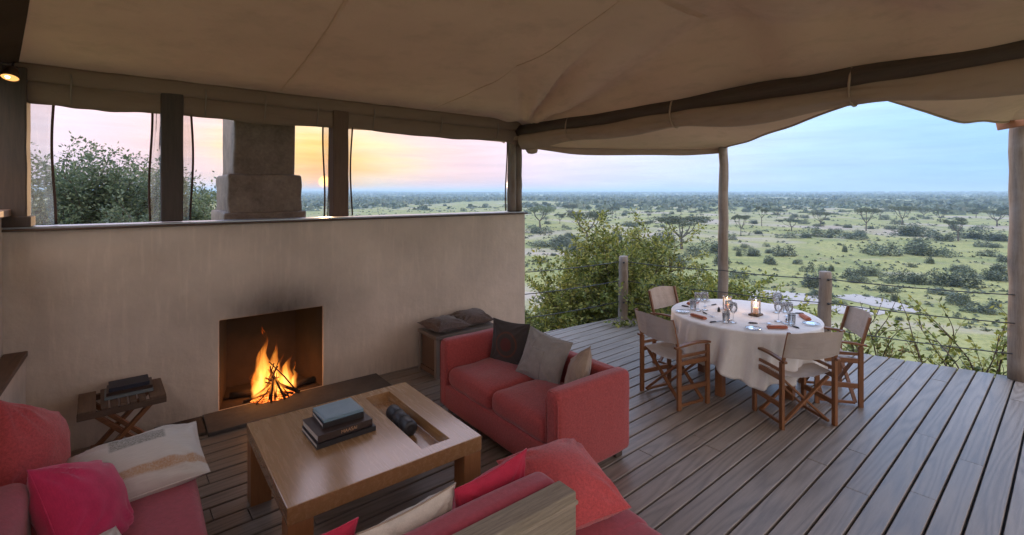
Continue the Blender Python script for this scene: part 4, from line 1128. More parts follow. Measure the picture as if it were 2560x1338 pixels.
# ------------------------------------------------------------------ fire
def build_fire():
    t = thing('log_fire', 'burning stick fire in the open fireplace', 'fire', (1.06, 5.20, FZ0 + 0.003))
    rng = random.Random(8)
    BARK = m_wood('charred_stick', (0.012, 0.009, 0.008), (0.055, 0.032, 0.022), 'z', 2, 0.9, 0.6)
    for i in range(30):
        a = rng.uniform(0, 2 * math.pi); rr = rng.uniform(0.14, 0.30); lean = rng.uniform(0.05, 0.22) if i % 3 else rng.uniform(0.25, 0.36)
        x0, y0 = rr * math.cos(a), rr * 0.62 * math.sin(a)
        a2 = a + math.pi + rng.uniform(-0.5, 0.5); q = rng.uniform(0.02, 0.09)
        p1 = (q * math.cos(a2), q * 0.6 * math.sin(a2), lean)
        r = rng.uniform(0.006, 0.013)
        mid = ((x0 + p1[0]) / 2 + rng.uniform(-.015, .015), (y0 + p1[1]) / 2, lean * 0.5 + rng.uniform(-.01, .015))
        MB().tube([(x0, y0, r), mid, p1], [r, r * 0.9, r * 0.6], 6, True, 0.15, rng).build('stick', BARK, t, smooth=True)
    for x, y, ang in ((0.30, 0.10, 0.2), (-0.22, 0.16, -0.3), (0.10, 0.22, 0.05)):
        c, s = math.cos(ang), math.sin(ang)
        MB().tube([(x - 0.13 * c, y - 0.13 * s, 0.034), (x, y, 0.036), (x + 0.13 * c, y + 0.13 * s, 0.032)], [0.03, 0.034, 0.03], 9, True, 0.1, rng).build('log', BARK, t, smooth=True)
    e = NT('embers'); o = e.coord(); n = e.noise(o, 60, 4, 0.7)
    sh = e.bsdf(Base__Color=(0.02, 0.015, 0.012, 1), Roughness=0.9, Emission__Color=e.ramp(n, [(0.42, (0, 0, 0)), (0.55, (1.0, 0.16, 0.02)), (0.75, (1.0, 0.5, 0.12))]), Emission__Strength=2.2)
    def ash(u, v):
        a = u * 2 * math.pi; r = v
        return (0.20 * r * math.cos(a), 0.13 * r * math.sin(a), 0.028 * (1 - r * r) + 0.010 * mnoise.noise(Vector((r * math.cos(a) * 9, r * math.sin(a) * 9, 0))) + 0.003)
    MB().grid(ash, 32, 8, closed_u=True).build('ember_bed', e.done(), t, smooth=True)
    # flames: glowing gas, brightest low in the middle
    def m_flame(k):
        f = NT('flame_gas'); g = f.coord('Generated'); ob = f.coord('Object')
        sp = f.n('ShaderNodeSeparateXYZ', Vector=g).outputs
        nz = f.noise(f.mapp(ob, (16, 16, 4.2)), 1.0, 4, 0.6, 0.8)
        hgt = sp[2]
        fall = f.ramp(hgt, [(0.0, (0.55, 0.55, 0.55)), (0.2, (1, 1, 1)), (0.55, (0.55, 0.55, 0.55)), (1.0, (0.02, 0.02, 0.02))])
        dx = f.math('MULTIPLY', f.math('SUBTRACT', sp[0], 0.5), 2.0); dy = f.math('MULTIPLY', f.math('SUBTRACT', sp[1], 0.5), 2.0)
        rad = f.math('SQRT', f.math('ADD', f.math('MULTIPLY', dx, dx), f.math('MULTIPLY', dy, dy)))
        core = f.n('ShaderNodeClamp', Value=f.math('SUBTRACT', 1.15, rad)).outputs[0]
        st = f.math('MULTIPLY', f.math('MULTIPLY', fall, core), f.ramp(nz, [(0.34, (0.06, 0.06, 0.06)), (0.62, (1, 1, 1))]))
        st = f.math('MULTIPLY', st, k)
        col = f.ramp(f.math('MULTIPLY', f.math('MULTIPLY', fall, core), nz), [(0.05, (1.0, 0.13, 0.01)), (0.25, (1.0, 0.30, 0.035)), (0.6, (1.0, 0.52, 0.12))])
        em = f.n('ShaderNodeEmission', Color=col, Strength=st)
        f.t.links.new(em.outputs[0], f.out.inputs['Volume'])
        return f.m
    FL = m_flame(34.0)
    def flame(x, y, h, r, lean, seed):
        def surf(v, u):
            a = v * 2 * math.pi; z = u
            prof = (math.sin(math.pi * min(1, (z + 0.12) ** 0.62 * 0.98)) * 0.8 + 0.22 * (1 - z)) * r * (1 - z ** 3)
            tw = Vector((0.055 * mnoise.noise(Vector((z * 3 + seed, 0, 0))), 0.04 * mnoise.noise(Vector((0, z * 3 + seed, 0))), 0))
            k = 1 + 0.38 * mnoise.noise(Vector((math.cos(a) * 1.6 + seed, math.sin(a) * 1.6, z * 3)))
            hh = h * (1 + 0.12 * mnoise.noise(Vector((math.cos(a) * 2 + seed, math.sin(a) * 2, 5)))) if u > 0.7 else h
            return (x + tw.x * z * 2 + lean * z * z + prof * k * math.cos(a), y + tw.y * z * 2 + prof * k * 0.75 * math.sin(a), 0.02 + z * hh)
        MB().grid(surf, 20, 22, closed_u=True).build('flame', FL, t, smooth=True)
    for q in ((-0.075, 0.03, 0.66, 0.105, -0.02, 1), (0.02, 0.06, 0.56, 0.085, 0.03, 5), (0.125, 0.02, 0.42, 0.085, 0.03, 9), (0.02, -0.05, 0.24, 0.085, 0.0, 14), (-0.15, 0.0, 0.26, 0.05, -0.02, 21), (0.19, 0.03, 0.27, 0.04, 0.02, 30), (0.06, 0.02, 0.47, 0.05, 0.03, 41)):
        flame(*q)
    ld = bpy.data.lights.new('fire_light', 'POINT'); ld.energy = 4.0; ld.color = (1.0, 0.40, 0.11); ld.shadow_soft_size = 0.12
    lo = bpy.data.objects.new('fire_light', ld); COL.objects.link(lo); lo.parent = t; lo.location = (0.0, 0.02, 0.30)
build_fire()

def build_lamp():
    t = thing('spot_lamp', 'small glowing spot lamp under the dark side beam', 'lamp', (-0.70, 4.80, 2.85), 0, None, (R(-24), R(5), 0))
    MB().lathe([(0.012, 0.09), (0.03, 0.085), (0.044, 0.05), (0.052, 0.0), (0.048, 0.0), (0.04, 0.045), (0.01, 0.07)], 20).build('shade', m_plain('bronze_shade', (0.10, 0.055, 0.03), 0.5, 0.6), t, smooth=True)
    MB().lathe([(0.0, 0.008), (0.047, 0.008)], 20).build('lens', m_emit('warm_lamp_glow', (1.0, 0.45, 0.13), 1.1), t)
    MB().lathe([(0.0, 0.0), (0.010, 0.003), (0.014, 0.012), (0.0, 0.02)], 12, (-0.012, 0, -0.004)).build('bulb', m_emit('warm_bulb', (1.0, 0.8, 0.5), 4.0), t, smooth=True)
    MB().tube([(0, 0, 0.085), (0, 0, 0.13)], 0.008, 8).build('stem', BLACKM, t, smooth=True)
    ld = bpy.data.lights.new('lamp_light', 'SPOT'); ld.energy = 4; ld.color = (1.0, 0.55, 0.25); ld.spot_size = R(110); ld.shadow_soft_size = 0.04
    lo = bpy.data.objects.new('lamp_light', ld); COL.objects.link(lo); lo.parent = t; lo.location = (0, 0, -0.02)
build_lamp()

# ------------------------------------------------------------------ dining table
TX, TY, TR, TH = 5.12, 2.53, 0.725, 0.752
t = thing('dining_table', 'round wooden dining table hidden under a white cloth', 'table', (TX, TY, 0))
MB().lathe([(0.0, TH - 0.034), (TR - 0.02, TH - 0.034), (TR - 0.006, TH - 0.022), (TR - 0.006, TH - 0.008), (TR - 0.014, TH - 0.003), (0, TH - 0.003)], 48).build('tabletop', TEAKX, t, smooth=False)
for k in range(4):
    a = R(180 + 90 * k); MB().box((0.47 * math.cos(a), 0.47 * math.sin(a), (TH - 0.036) / 2), (0.075, 0.075, TH - 0.036)).build('leg', TEAK, t, bevel=0.004)
def build_cloth():
    n = 200
    def fold(a, k):
        f = 0.9 * (0.5 - abs(math.sin(a * 6.5 + 0.8 * math.sin(a * 3)))) + 0.6 * (0.5 - abs(math.sin(a * 10.5 + 1.4 * math.sin(a * 2 + 1)))) + 0.15 * math.sin(a * 37 + 1.1)
        return f * k
    prof = []
    def pt(u, v):
        a = u * 2 * math.pi
        if v <= 0.32:
            r = TR * 0.985 * v / 0.32; zz = TH + 0.0015 + 0.0012 * mnoise.noise(Vector((r * math.cos(a) * 6, r * math.sin(a) * 6, 0)))
            return (r * math.cos(a), r * math.sin(a), zz)
        if v <= 0.40:
            q = (v - 0.32) / 0.08; r = TR * 0.985 + 0.018 * math.sin(q * math.pi / 2); zz = TH + 0.0015 - 0.018 * (1 - math.cos(q * math.pi / 2))
            return (r * math.cos(a), r * math.sin(a), zz)
        q = (v - 0.40) / 0.60
        drop = 0.43 + 0.06 * math.cos(4 * (a - R(40))) + 0.016 * math.sin(a * 9) + 0.012 * math.sin(a * 17)
        r = TR + 0.004 + (0.10 * q ** 0.6) * (0.15 + fold(a + 0.1 * q, 1.0)) + 0.008 * q
        zz = TH - 0.0165 - drop * q
        return (r * math.cos(a), r * math.sin(a), zz)
    o = MB().grid(pt, n, 34, closed_u=True).build('tablecloth', CLOTH, None, smooth=True, loc=(TX, TY, 0))
    m = o.modifiers.new('hem', 'SOLIDIFY'); m.thickness = 0.0015; m.offset = 1
    tag(o, 'white cloth falling in folds over the round dining table', 'tablecloth')
build_cloth()

# ------------------------------------------------------------------ director chairs
def build_chair(label, x, y, face):
    t = thing('director_chair', label, 'chair', (x, y, 0), R(face), 'director chairs round the dining table')
    W, D = 0.255, 0.185
    S = MESH
    for k, sx, sy in (('leg_b', -1, -1), ('leg_b', -1, 1), ('leg_f', 1, -1), ('leg_f', 1, 1)):
        link('leg', S[k], t, (sx * D, sy * W, 0))
    for sy in (-1, 1):
        link('armrest', S['arm'], t, (0, sy * W, 0)); link('side_rail', S['rail'], t, (0, sy * W, 0.44)); link('side_stretcher', S['stretch'], t, (0, sy * W, 0.20))
        link('upper_side_rail', S['rail2'], t, (0, sy * W, 0.505))
        link('back_post', S['bpost'], t, (-D - 0.005, sy * (W - 0.006), 0.575))
    for sx in (-1, 1):
        for a in (0, 1): link('cross_brace', S['x%d' % a], t, (sx * (D - 0.045), 0, 0))
    for sy in (-1, 1):
        link('foot_bar', S['foot'], t, (0, sy * (W - 0.03), 0))
    link('seat_sling', S['seat'], t); link('back_sling', S['back'], t)
    return t
MESH = {}
def chair_meshes():
    S = MESH; W, D = 0.255, 0.185
    S['leg_b'] = MB().box((0, 0, 0.29), (0.042, 0.028, 0.58)).mesh('leg', TEAK, bevel=0.003)
    S['leg_f'] = MB().box((0, 0, 0.29), (0.042, 0.028, 0.58)).mesh('leg', TEAK, bevel=0.003)
    def arm():
        mb = MB(); n = 12; vs = []
        for i in range(n + 1):
            f = i / n; x = -0.235 + 0.50 * f; zz = 0.585 + 0.022 * math.sin(f * math.pi) - 0.004; w = 0.034 + 0.012 * math.sin(f * math.pi * 0.9) ; h = 0.02
            vs += [(x, -w / 2, zz), (x, w / 2, zz), (x, w / 2, zz + h), (x, -w / 2, zz + h)]
        fs = [(0, 3, 2, 1), tuple(4 * n + q for q in range(4))] + [(4 * i + q, 4 * i + (q + 1) % 4, 4 * i + 4 + (q + 1) % 4, 4 * i + 4 + q) for i in range(n) for q in range(4)]
        return mb.add(vs, fs).mesh('armrest', TEAKX, bevel=0.004)
    S['arm'] = arm()
    S['rail'] = MB().box((0, 0, 0), (2 * D - 0.044, 0.024, 0.045)).mesh('side_rail', TEAKX, bevel=0.003)
    S['rail2'] = MB().box((0, 0, 0), (2 * D - 0.044, 0.018, 0.028)).mesh('upper_side_rail', TEAKX, bevel=0.003)
    S['stretch'] = MB().box((0, 0, 0), (2 * D - 0.044, 0.022, 0.045)).mesh('side_stretcher', TEAKX, bevel=0.003)
    S['bpost'] = MB().bar((0, 0, 0), (-0.075, 0, 0.285), 0.026, 0.022, (1, 0, 0)).mesh('back_post', TEAK, bevel=0.003)
    for a in (0, 1):
        s = 1 if a == 0 else -1
        S['x%d' % a] = MB().bar((0.011 * s, -s * (W - 0.028), 0.03), (0.011 * s, s * (W - 0.035), 0.425), 0.018, 0.034, (1, 0, 0)).mesh('cross_brace', TEAK, bevel=0.003)
    S['foot'] = MB().box((0, 0, 0.028), (2 * D - 0.07, 0.022, 0.026)).mesh('foot_bar', TEAKX, bevel=0.003)
    def seat(u, v):
        x = -D + 0.02 + (2 * D - 0.02) * u + 0.01; yy = (v - 0.5) * 2 * (W - 0.012)
        return (x, yy, 0.468 - 0.055 * (1 - (2 * v - 1) ** 2) * (0.8 + 0.2 * math.sin(u * 3)) + 0.003 * math.sin(u * 17 + v * 5))
    S['seat'] = MB().grid(seat, 16, 20).mesh('seat_sling', SLING, smooth=True)
    def back(u, v):
        yy = (u - 0.5) * 2 * (W + 0.012); f = v
        zz = 0.625 + 0.235 * f + 0.010 * math.cos((u - .5) * 5) * (1 if v > .5 else -1)
        x = -D - 0.018 - 0.075 * ((zz - 0.575) / 0.285) - 0.045 * (1 - (2 * u - 1) ** 2) + 0.003 * math.sin(u * 26 + v * 2) - 0.02 * (1 if 0.02 < u < 0.98 else -0.2) * 0
        return (x, yy, zz)
    S['back'] = MB().grid(back, 24, 8).mesh('back_sling', SLING, smooth=True)
chair_meshes()
CH = [('teak and canvas director chair with its back to the red loveseat', 4.25, 2.80, -12),
      ('teak and canvas director chair with its back to the open deck floor', 4.715, 1.87, 60),
      ('teak and canvas director chair with its back to the cable railing and dry pan', 5.545, 1.865, 127),
      ('teak and canvas director chair with its back to the bush at the back corner post', 5.15, 3.30, -92)]
for c in CH: build_chair(*c)

# ------------------------------------------------------------------ table setting
ZT = TH + 0.0035
def polar(ang, r, side=0.0):
    a = R(ang); return (TX + r * math.cos(a) - side * math.sin(a), TY + r * math.sin(a) + side * math.cos(a), ZT)
HANDLE = m_plain('dark_handle', (0.015, 0.013, 0.013), 0.35)
def napkin_mesh():
    mb = MB(); n = 14
    def s(v, u):
        a = v * 2 * math.pi; x = -0.088 + 0.176 * u
        return (x, 0.027 * math.cos(a) * (1 + 0.06 * math.sin(u * 9)), 0.0135 + 0.0135 * math.sin(a) * (1 + 0.10 * mnoise.noise(Vector((x * 20, a, 0)))))
    mb.grid(s, 14, n, closed_u=True)
    mb.add([s(k / 14, 0) for k in range(14)], [tuple(range(13, -1, -1))]); mb.add([s(k / 14, 1) for k in range(14)], [tuple(range(14))])
    return mb.mesh('napkin', TERRA, smooth=True)
NAP = napkin_mesh()
FOLD = MB().box((0.0, -0.006, 0.0285), (0.172, 0.036, 0.004)).mesh('top_fold', TERRA, bevel=0.0015)
PLATE = MB().lathe([(0.0, 0.004), (0.045, 0.004), (0.052, 0.006), (0.075, 0.013), (0.077, 0.0145), (0.073, 0.0155), (0.05, 0.009), (0.0, 0.0065)], 32).mesh('plate', GLASSM, smooth=True)
RIM = MB().lathe([(0.0735, 0.0138), (0.077, 0.0150), (0.0735, 0.0162)], 32).mesh('rim', m_plain('plate_rim', (0.35, 0.42, 0.46), 0.2), smooth=True)
GOB = MB().lathe([(0.0, 0.002), (0.034, 0.002), (0.035, 0.004), (0.006, 0.010), (0.0045, 0.03), (0.0045, 0.085), (0.012, 0.095), (0.033, 0.120), (0.039, 0.150), (0.035, 0.195), (0.0335, 0.195), (0.0375, 0.15), (0.031, 0.122), (0.010, 0.099), (0.0, 0.097)], 20).mesh('bowl_and_stem', GLASSM, smooth=True)
TUM = MB().lathe([(0.0, 0.002), (0.030, 0.002), (0.032, 0.01), (0.037, 0.105), (0.0355, 0.105), (0.030, 0.014), (0.0, 0.012)], 20).mesh('wall', GLASSM, smooth=True)
GRIM = MB().lathe([(0.0335, 0.194), (0.0352, 0.1965), (0.0368, 0.194)], 20).mesh('rim', m_plain('glass_rim', (0.75, 0.78, 0.8), 0.1), smooth=True)
TRIM = MB().lathe([(0.0345, 0.104), (0.0362, 0.1065), (0.0378, 0.104)], 20).mesh('rim', m_plain('glass_rim_low', (0.75, 0.78, 0.8), 0.1), smooth=True)
def cutlery(kind, label, loc, rotz):
    t = thing(kind, label, 'cutlery', loc, rotz, 'cutlery laid on the dining table')
    MB().tube([(-0.105, 0, 0.006), (-0.09, 0, 0.008), (-0.03, 0, 0.0065), (-0.015, 0, 0.005)], [0.003, 0.0085, 0.007, 0.004], 8).build('handle', HANDLE, t, smooth=True)
    if kind == 'knife': MB().box((0.042, 0.002, 0.0045), (0.118, 0.015, 0.0022)).build('blade', STEEL, t)
    else:
        MB().bar((-0.015, 0, 0.005), (0.06, 0, 0.008), 0.004, 0.003).build('neck', STEEL, t)
        MB().grid(lambda u, v: (0.06 + 0.05 * u, (v - .5) * 0.034 * math.sin(math.pi * min(1, .25 + .75 * (1 - u))), 0.008 - 0.006 * math.sin(math.pi * u) * math.sin(math.pi * v)), 8, 6).build('bowl', STEEL, t, smooth=True)
for i, (lab, ang) in enumerate((('chair with its back to the loveseat', 160), ('chair with its back to the open deck floor', 237), ('chair with its back to the cable railing', 301), ('chair with its back to the bush', 92))):
    t = thing('napkin', 'terracotta folded napkin laid for the ' + lab, 'napkin', polar(ang, 0.575), R(ang + 90 + (8, -6, 12, -4)[i]), 'terracotta napkins')
    link('roll', NAP, t); link('top_fold', FOLD, t)
    t = thing('side_plate', 'clear glass side plate laid for the ' + lab, 'plate', polar(ang, 0.585, -0.24), 0, 'glass side plates'); link('plate', PLATE, t); link('rim', RIM, t)
    cutlery('knife', 'dark handled knife laid for the ' + lab, polar(ang, 0.50, 0.19), R(ang + 180 + 6)); cutlery('spoon', 'dark handled spoon laid for the ' + lab, polar(ang, 0.40, -0.07), R(ang + 80))
    for j, (r, s) in enumerate(((0.34, 0.17), (0.37, 0.26))):
        t = thing('wine_glass', ('inner' if j == 0 else 'outer') + ' stemmed glass set for the ' + lab, 'glass', polar(ang, r, s), 0, 'glasses on the dining table'); link('bowl_and_stem', GOB, t); link('rim', GRIM, t)
    t = thing('tumbler', 'short tumbler set for the ' + lab, 'glass', polar(ang, 0.44, 0.24), 0, 'glasses on the dining table'); link('wall', TUM, t); link('rim', TRIM, t)
WAX = NT('candle_wax'); WAX.bsdf(Base__Color=(0.75, 0.55, 0.42, 1), Roughness=0.5, Subsurface__Weight=0.3, Emission__Color=(1.0, 0.4, 0.2, 1), Emission__Strength=0.12); WAX = WAX.done()
def candle(label, loc, base):
    t = thing('candle_lantern', label, 'candle', loc, 0, 'candles on the dining table'); b = 0.0
    if base: MB().box((0, 0, 0.009), (0.13, 0.10, 0.018)).build('wooden_base', OLDWOODX, t, bevel=0.003); b = 0.0185
    MB().lathe([(0.0, b + 0.0), (0.026, b), (0.026, b + 0.062), (0.012, b + 0.060), (0.0, b + 0.058)], 18).build('wax', WAX, t, smooth=False)
    MB().tube([(0, 0, b + 0.058), (0.001, 0, b + 0.070)], 0.0012, 5).build('wick', BLACKM, t)
    MB().lathe([(0.0, b + 0.066), (0.006, b + 0.072), (0.0075, b + 0.082), (0.004, b + 0.098), (0.0, b + 0.112)], 10).build('flame', m_emit('candle_flame', (1.0, 0.62, 0.22), 7.0), t, smooth=True)
    MB().lathe([(0.044, b), (0.048, b + 0.01), (0.046, b + 0.135), (0.050, b + 0.150), (0.0485, b + 0.150), (0.0445, b + 0.135), (0.0465, b + 0.01)], 24).build('glass_chimney', GLASSM, t, smooth=True)
    ld = bpy.data.lights.new('candle_light', 'POINT'); ld.energy = 0.5; ld.color = (1.0, 0.55, 0.22); ld.shadow_soft_size = 0.012
    lo = bpy.data.objects.new('candle_light', ld); COL.objects.link(lo); lo.parent = t; lo.location = (0, 0, b + 0.125)
candle('lit candle in a glass chimney on a small wooden base on the dining table', (TX + 0.03, TY - 0.12, ZT), True)
candle('lit candle in a glass chimney standing straight on the tablecloth', (TX + 0.03, TY + 0.19, ZT), False)
for i, (dx, dy, c) in enumerate(((-0.13, 0.10, (0.06, 0.035, 0.03)), (-0.13, 0.20, (0.03, 0.03, 0.03)))):
    t = thing('shaker', ('brown' if i == 0 else 'black') + ' wooden salt shaker beside the candle on the tablecloth', 'shaker', (TX + dx, TY + dy, ZT))
    MB().lathe([(0.0, 0.0), (0.016, 0.0), (0.017, 0.01), (0.012, 0.03), (0.013, 0.040), (0.0, 0.042)], 14).build('body', m_plain('shaker_wood_%d' % i, c, 0.4), t, smooth=True)
    MB().lathe([(0.0, 0.054), (0.008, 0.052), (0.0115, 0.047), (0.010, 0.042), (0.0, 0.0418)], 14).build('cap', STEEL, t, smooth=True)
ACACIA = [(106.5,120.7,8.0,12.0,3),(171.3,172.0,6.4,9.0,0),(89.2,83.2,7.8,12.6,0),(179.0,151.4,5.4,5.7,1),(99.1,75.5,5.0,9.5,1),(92.4,58.9,7.3,11.2,2),(110.4,74.7,5.3,5.3,1),(234.9,150.1,5.3,5.5,1),(136.5,68.1,6.0,4.8,2),(176.6,80.5,7.2,5.2,1),(163.5,65.4,3.8,7.4,0),(193.0,67.6,5.7,8.0,0),(180.3,50.3,7.5,6.5,2),(227.0,52.0,7.2,8.7,2),(162.4,26.0,5.8,6.6,1),(243.0,28.6,6.0,8.0,2),(262.2,111.5,4.2,5.4,0),(290.7,119.1,3.6,3.6,1),(291.0,89.0,2.9,4.2,0),(296.6,59.6,4.8,5.7,2),(316.1,44.3,4.6,6.5,1),(183.8,134.4,4.0,4.6,1),(212.5,125.3,4.2,4.2,2),(128.7,134.7,4.0,4.6,2),(280.0,72.5,3.8,5.7,1),(257.6,46.7,5.5,6.5,2),(251.4,24.7,5.8,7.3,0),(304.2,245.2,4.4,5.1,0),(154.3,362.3,4.4,6.3,0),(158.5,302.9,3.9,5.6,1),(172.9,263.8,3.7,5.8,2),(177.6,243.6,3.0,4.5,0)]
BUSH = [(95.2,109.1,7.2,2.7),(77.2,80.8,10.2,2.2),(70.3,80.0,6.2,1.8),(69.5,68.1,4.8,2.4),(96.4,80.2,3.1,3.1),(99.3,68.1,4.8,3.3),(84.3,50.3,5.3,3.1),(91.6,50.7,4.8,2.9),(119.7,62.0,2.9,2.0),(80.8,65.2,5.1,2.0),(77.4,55.7,6.1,2.3),(92.4,43.9,3.4,1.4),(97.5,40.0,4.6,2.4),(100.2,44.1,2.4,1.0),(137.2,55.2,5.9,1.9),(141.0,52.3,3.8,1.7),(147.4,51.7,6.6,2.8),(161.1,52.3,4.2,2.1),(146.3,43.9,7.3,2.3),(156.5,44.6,4.4,1.8),(112.5,28.2,6.1,2.9),(120.1,25.3,7.0,3.0),(120.0,22.3,5.3,2.7),(169.0,37.8,6.7,3.8),(173.0,34.8,7.8,3.8),(158.9,28.8,5.0,2.2),(174.2,26.3,7.0,3.0),(170.7,19.5,7.0,2.6),(147.8,19.4,3.5,1.6),(147.8,17.5,2.6,1.2),(84.1,28.9,1.9,1.1),(84.3,27.8,1.2,1.2),(79.6,24.0,3.1,1.8),(83.8,22.8,3.0,1.6),(81.2,19.2,3.3,2.0),(80.9,17.3,3.3,1.8),(82.7,15.2,2.6,2.3),(83.3,13.3,4.6,2.1),(94.4,14.5,2.9,1.7),(93.5,11.1,3.3,1.8),(93.6,9.2,2.2,1.9),(68.7,24.7,3.3,1.9),(80.5,29.8,2.1,1.6),(106.0,20.3,1.9,1.4),(98.9,21.4,1.4,0.9),(84.4,37.1,3.0,1.5),(109.8,49.1,1.8,1.1),(143.6,66.0,3.0,1.4),(203.0,76.7,3.7,2.2),(128.4,40.9,1.5,0.7),(112.8,31.8,1.6,1.3),(112.2,34.7,1.4,1.8),(231.0,54.8,4.6,2.2),(215.5,35.5,4.0,2.1),(215.2,29.2,4.7,2.3),(78.3,41.9,3.4,2.3),(74.0,48.3,4.2,1.7),(55.3,62.9,2.8,1.1),(57.5,58.2,2.0,1.4),(66.7,15.8,1.1,1.2),(70.6,10.8,1.0,1.5),(71.3,8.5,1.3,0.8),(62.9,10.1,0.8,0.6),(57.0,13.2,0.8,0.5),(62.8,22.0,2.8,1.0),(60.0,19.1,1.3,0.6),(75.7,13.4,3.3,0.8),(66.4,18.7,1.4,0.5),(127.9,16.2,3.1,1.7),(119.5,12.7,2.8,1.4),(104.4,51.4,2.3,1.2),(90.3,45.6,1.5,1.5)]
# ------------------------------------------------------------------ vegetation
NR = np.random.RandomState
def unit(v): return v / np.maximum(1e-9, np.linalg.norm(v, axis=1, keepdims=True))
def leaf_quads(c, axis, nrm, L, W):
    """rhombic leaves: centres, long axes, normals, lengths, widths"""
    axis = unit(axis); side = unit(np.cross(nrm, axis)); L = np.reshape(L, (-1, 1)); W = np.reshape(W, (-1, 1))
    v = np.stack([c - axis * L / 2, c + side * W / 2 - axis * L * 0.08, c + axis * L / 2, c - side * W / 2 - axis * L * 0.08], 1).reshape(-1, 3)
    f = np.arange(len(c) * 4).reshape(-1, 4)
    return v, f
LEAF_YG = m_leaf('sunny_bush_leaf', (0.07, 0.10, 0.022), (0.26, 0.295, 0.056), (0.50, 0.46, 0.105), 0.38)
LEAF_DG = m_leaf('dull_green_leaf', (0.07, 0.10, 0.06), (0.14, 0.18, 0.09), (0.24, 0.28, 0.15), 0.35)
LEAF_BUSH = m_leaf('savanna_bush_leaf', (0.055, 0.072, 0.036), (0.095, 0.118, 0.056), (0.15, 0.17, 0.085), 0.2)
LEAF_AC = m_leaf('acacia_leaf', (0.055, 0.07, 0.035), (0.10, 0.12, 0.06), (0.16, 0.18, 0.09), 0.25)
LEAF_PALE = m_leaf('pale_acacia_leaf', (0.08, 0.11, 0.045), (0.13, 0.165, 0.07), (0.19, 0.22, 0.10), 0.3)
LEAF_RED = m_leaf('reddish_vine_leaf', (0.10, 0.11, 0.02), (0.21, 0.21, 0.045), (0.34, 0.17, 0.07), 0.4)
BARKM = m_wood('grey_bark', (0.07, 0.055, 0.045), (0.17, 0.14, 0.115), 'z', 1.0, 0.9, 0.5)
STEMM = m_plain('shrub_stem', (0.10, 0.065, 0.045), 0.8)

def shrub(name, label, cat, loc, seed, n_stem, height, spread, leaf, per, mat, group=None, elev=(25, 85), droop=0.5, side_n=5, wscale=1.0, start=0.22, fuzz=0.05):
    t = thing(name, label, cat, loc, 0, group)
    rng = NR(seed); stems = MB(); C = []; A = []
    prng = random.Random(seed)
    def run(p, d, ln, r, depth, first):
        n = 7; pts = [Vector(p)]; cur = Vector(p); dd = Vector(d)
        for i in range(n):
            dd = (dd + Vector((prng.uniform(-.22, .22), prng.uniform(-.22, .22), prng.uniform(-.12, .12) - droop * 0.10 * i / n))).normalized()
            cur = cur + dd * ln / n; pts.append(cur.copy())
        stems.tube(pts, [r * (1 - 0.8 * i / n) for i in range(n + 1)], 4, False)
        m = int(per * ln / height * (1.0 if depth == 0 else 1.15))
        for _ in range(m):
            f = first + (1 - first) * prng.random() ** 0.85
            q = f * n; i = min(n - 1, int(q)); b = pts[i].lerp(pts[i + 1], q - i)
            ax = (pts[i + 1] - pts[i]).normalized() * 0.6 + Vector((prng.gauss(0, 1), prng.gauss(0, 1), prng.gauss(0, 0.7)))
            ax.normalize(); b = b + ax * (leaf * 0.55 + abs(prng.gauss(0, fuzz)))
            C.append(b[:]); A.append(ax[:])
        if depth == 0:
            for _ in range(side_n):
                q = prng.uniform(0.3, 0.95) * n; i = min(n - 1, int(q)); b = pts[i].lerp(pts[i + 1], q - i)
                sd = ((pts[i + 1] - pts[i]).normalized() + Vector((prng.gauss(0, .8), prng.gauss(0, .8), prng.gauss(0.15, .5)))).normalized()
                run(b, sd, ln * prng.uniform(0.2, 0.42), r * 0.4, 1, 0.1)
    for k in range(n_stem):
        a = prng.uniform(0, 2 * math.pi); e = R(prng.uniform(*elev))
        d = Vector((math.cos(a) * math.cos(e) * spread, math.sin(a) * math.cos(e) * spread, math.sin(e))).normalized()
        b = Vector((0.12 * spread * math.cos(a), 0.12 * spread * math.sin(a), 0))
        run(b, d, height * prng.uniform(0.62, 1.12) * (1 if e > 0.8 else (spread + 0.3) / 1.3), 0.012 * height ** 0.5, 0, start)
    stems.build('stems', STEMM, t, smooth=True)
    C = np.array(C); A = np.array(A); N = rng.normal(size=C.shape) + np.array([0, 0, 0.8])
    L = leaf * rng.uniform(0.6, 1.3, len(C)); v, f = leaf_quads(C, A, N, L, L * rng.uniform(0.45, 0.62, len(C)) * wscale)
    link('foliage', np_mesh('foliage', v, f, mat), t)
    return t

gz = lambda x, y: ground_z(x, y)
shrub('bush', 'big yellow green bush behind the railing at the back corner post', 'bush', (7.45, 5.75, gz(7.45, 5.75)), 3, 130, 2.45, 0.92, 0.066, 270, LEAF_YG, elev=(10, 82), side_n=8)
shrub('bush', 'yellow green bush behind the railing between the back corner post and the slim pole', 'bush', (8.45, 4.4, gz(8.45, 4.4)), 4, 80, 1.75, 1.0, 0.066, 200, LEAF_YG, elev=(14, 80), side_n=8)
shrub('bush', 'low leafy plants outside the railing by the end of the wall', 'bush', (5.35, 5.95, gz(5.35, 5.95)), 5, 70, 0.9, 1.4, 0.06, 70, LEAF_YG, elev=(12, 75), side_n=4)
shrub('bush', 'low leafy plants under the railing between the wall end and the big bush', 'bush', (6.1, 6.5, gz(6.1, 6.5)), 6, 60, 0.85, 1.4, 0.06, 70, LEAF_YG, elev=(12, 70), side_n=4)
shrub('vine_shrub', 'sprawling vine with upright shoots behind the chair at the cable railing', 'shrub', (8.0, 2.35, gz(8.0, 2.35)), 7, 16, 1.75, 0.8, 0.075, 46, LEAF_YG, elev=(45, 85), droop=0.9, side_n=3, wscale=0.9, fuzz=0.012)
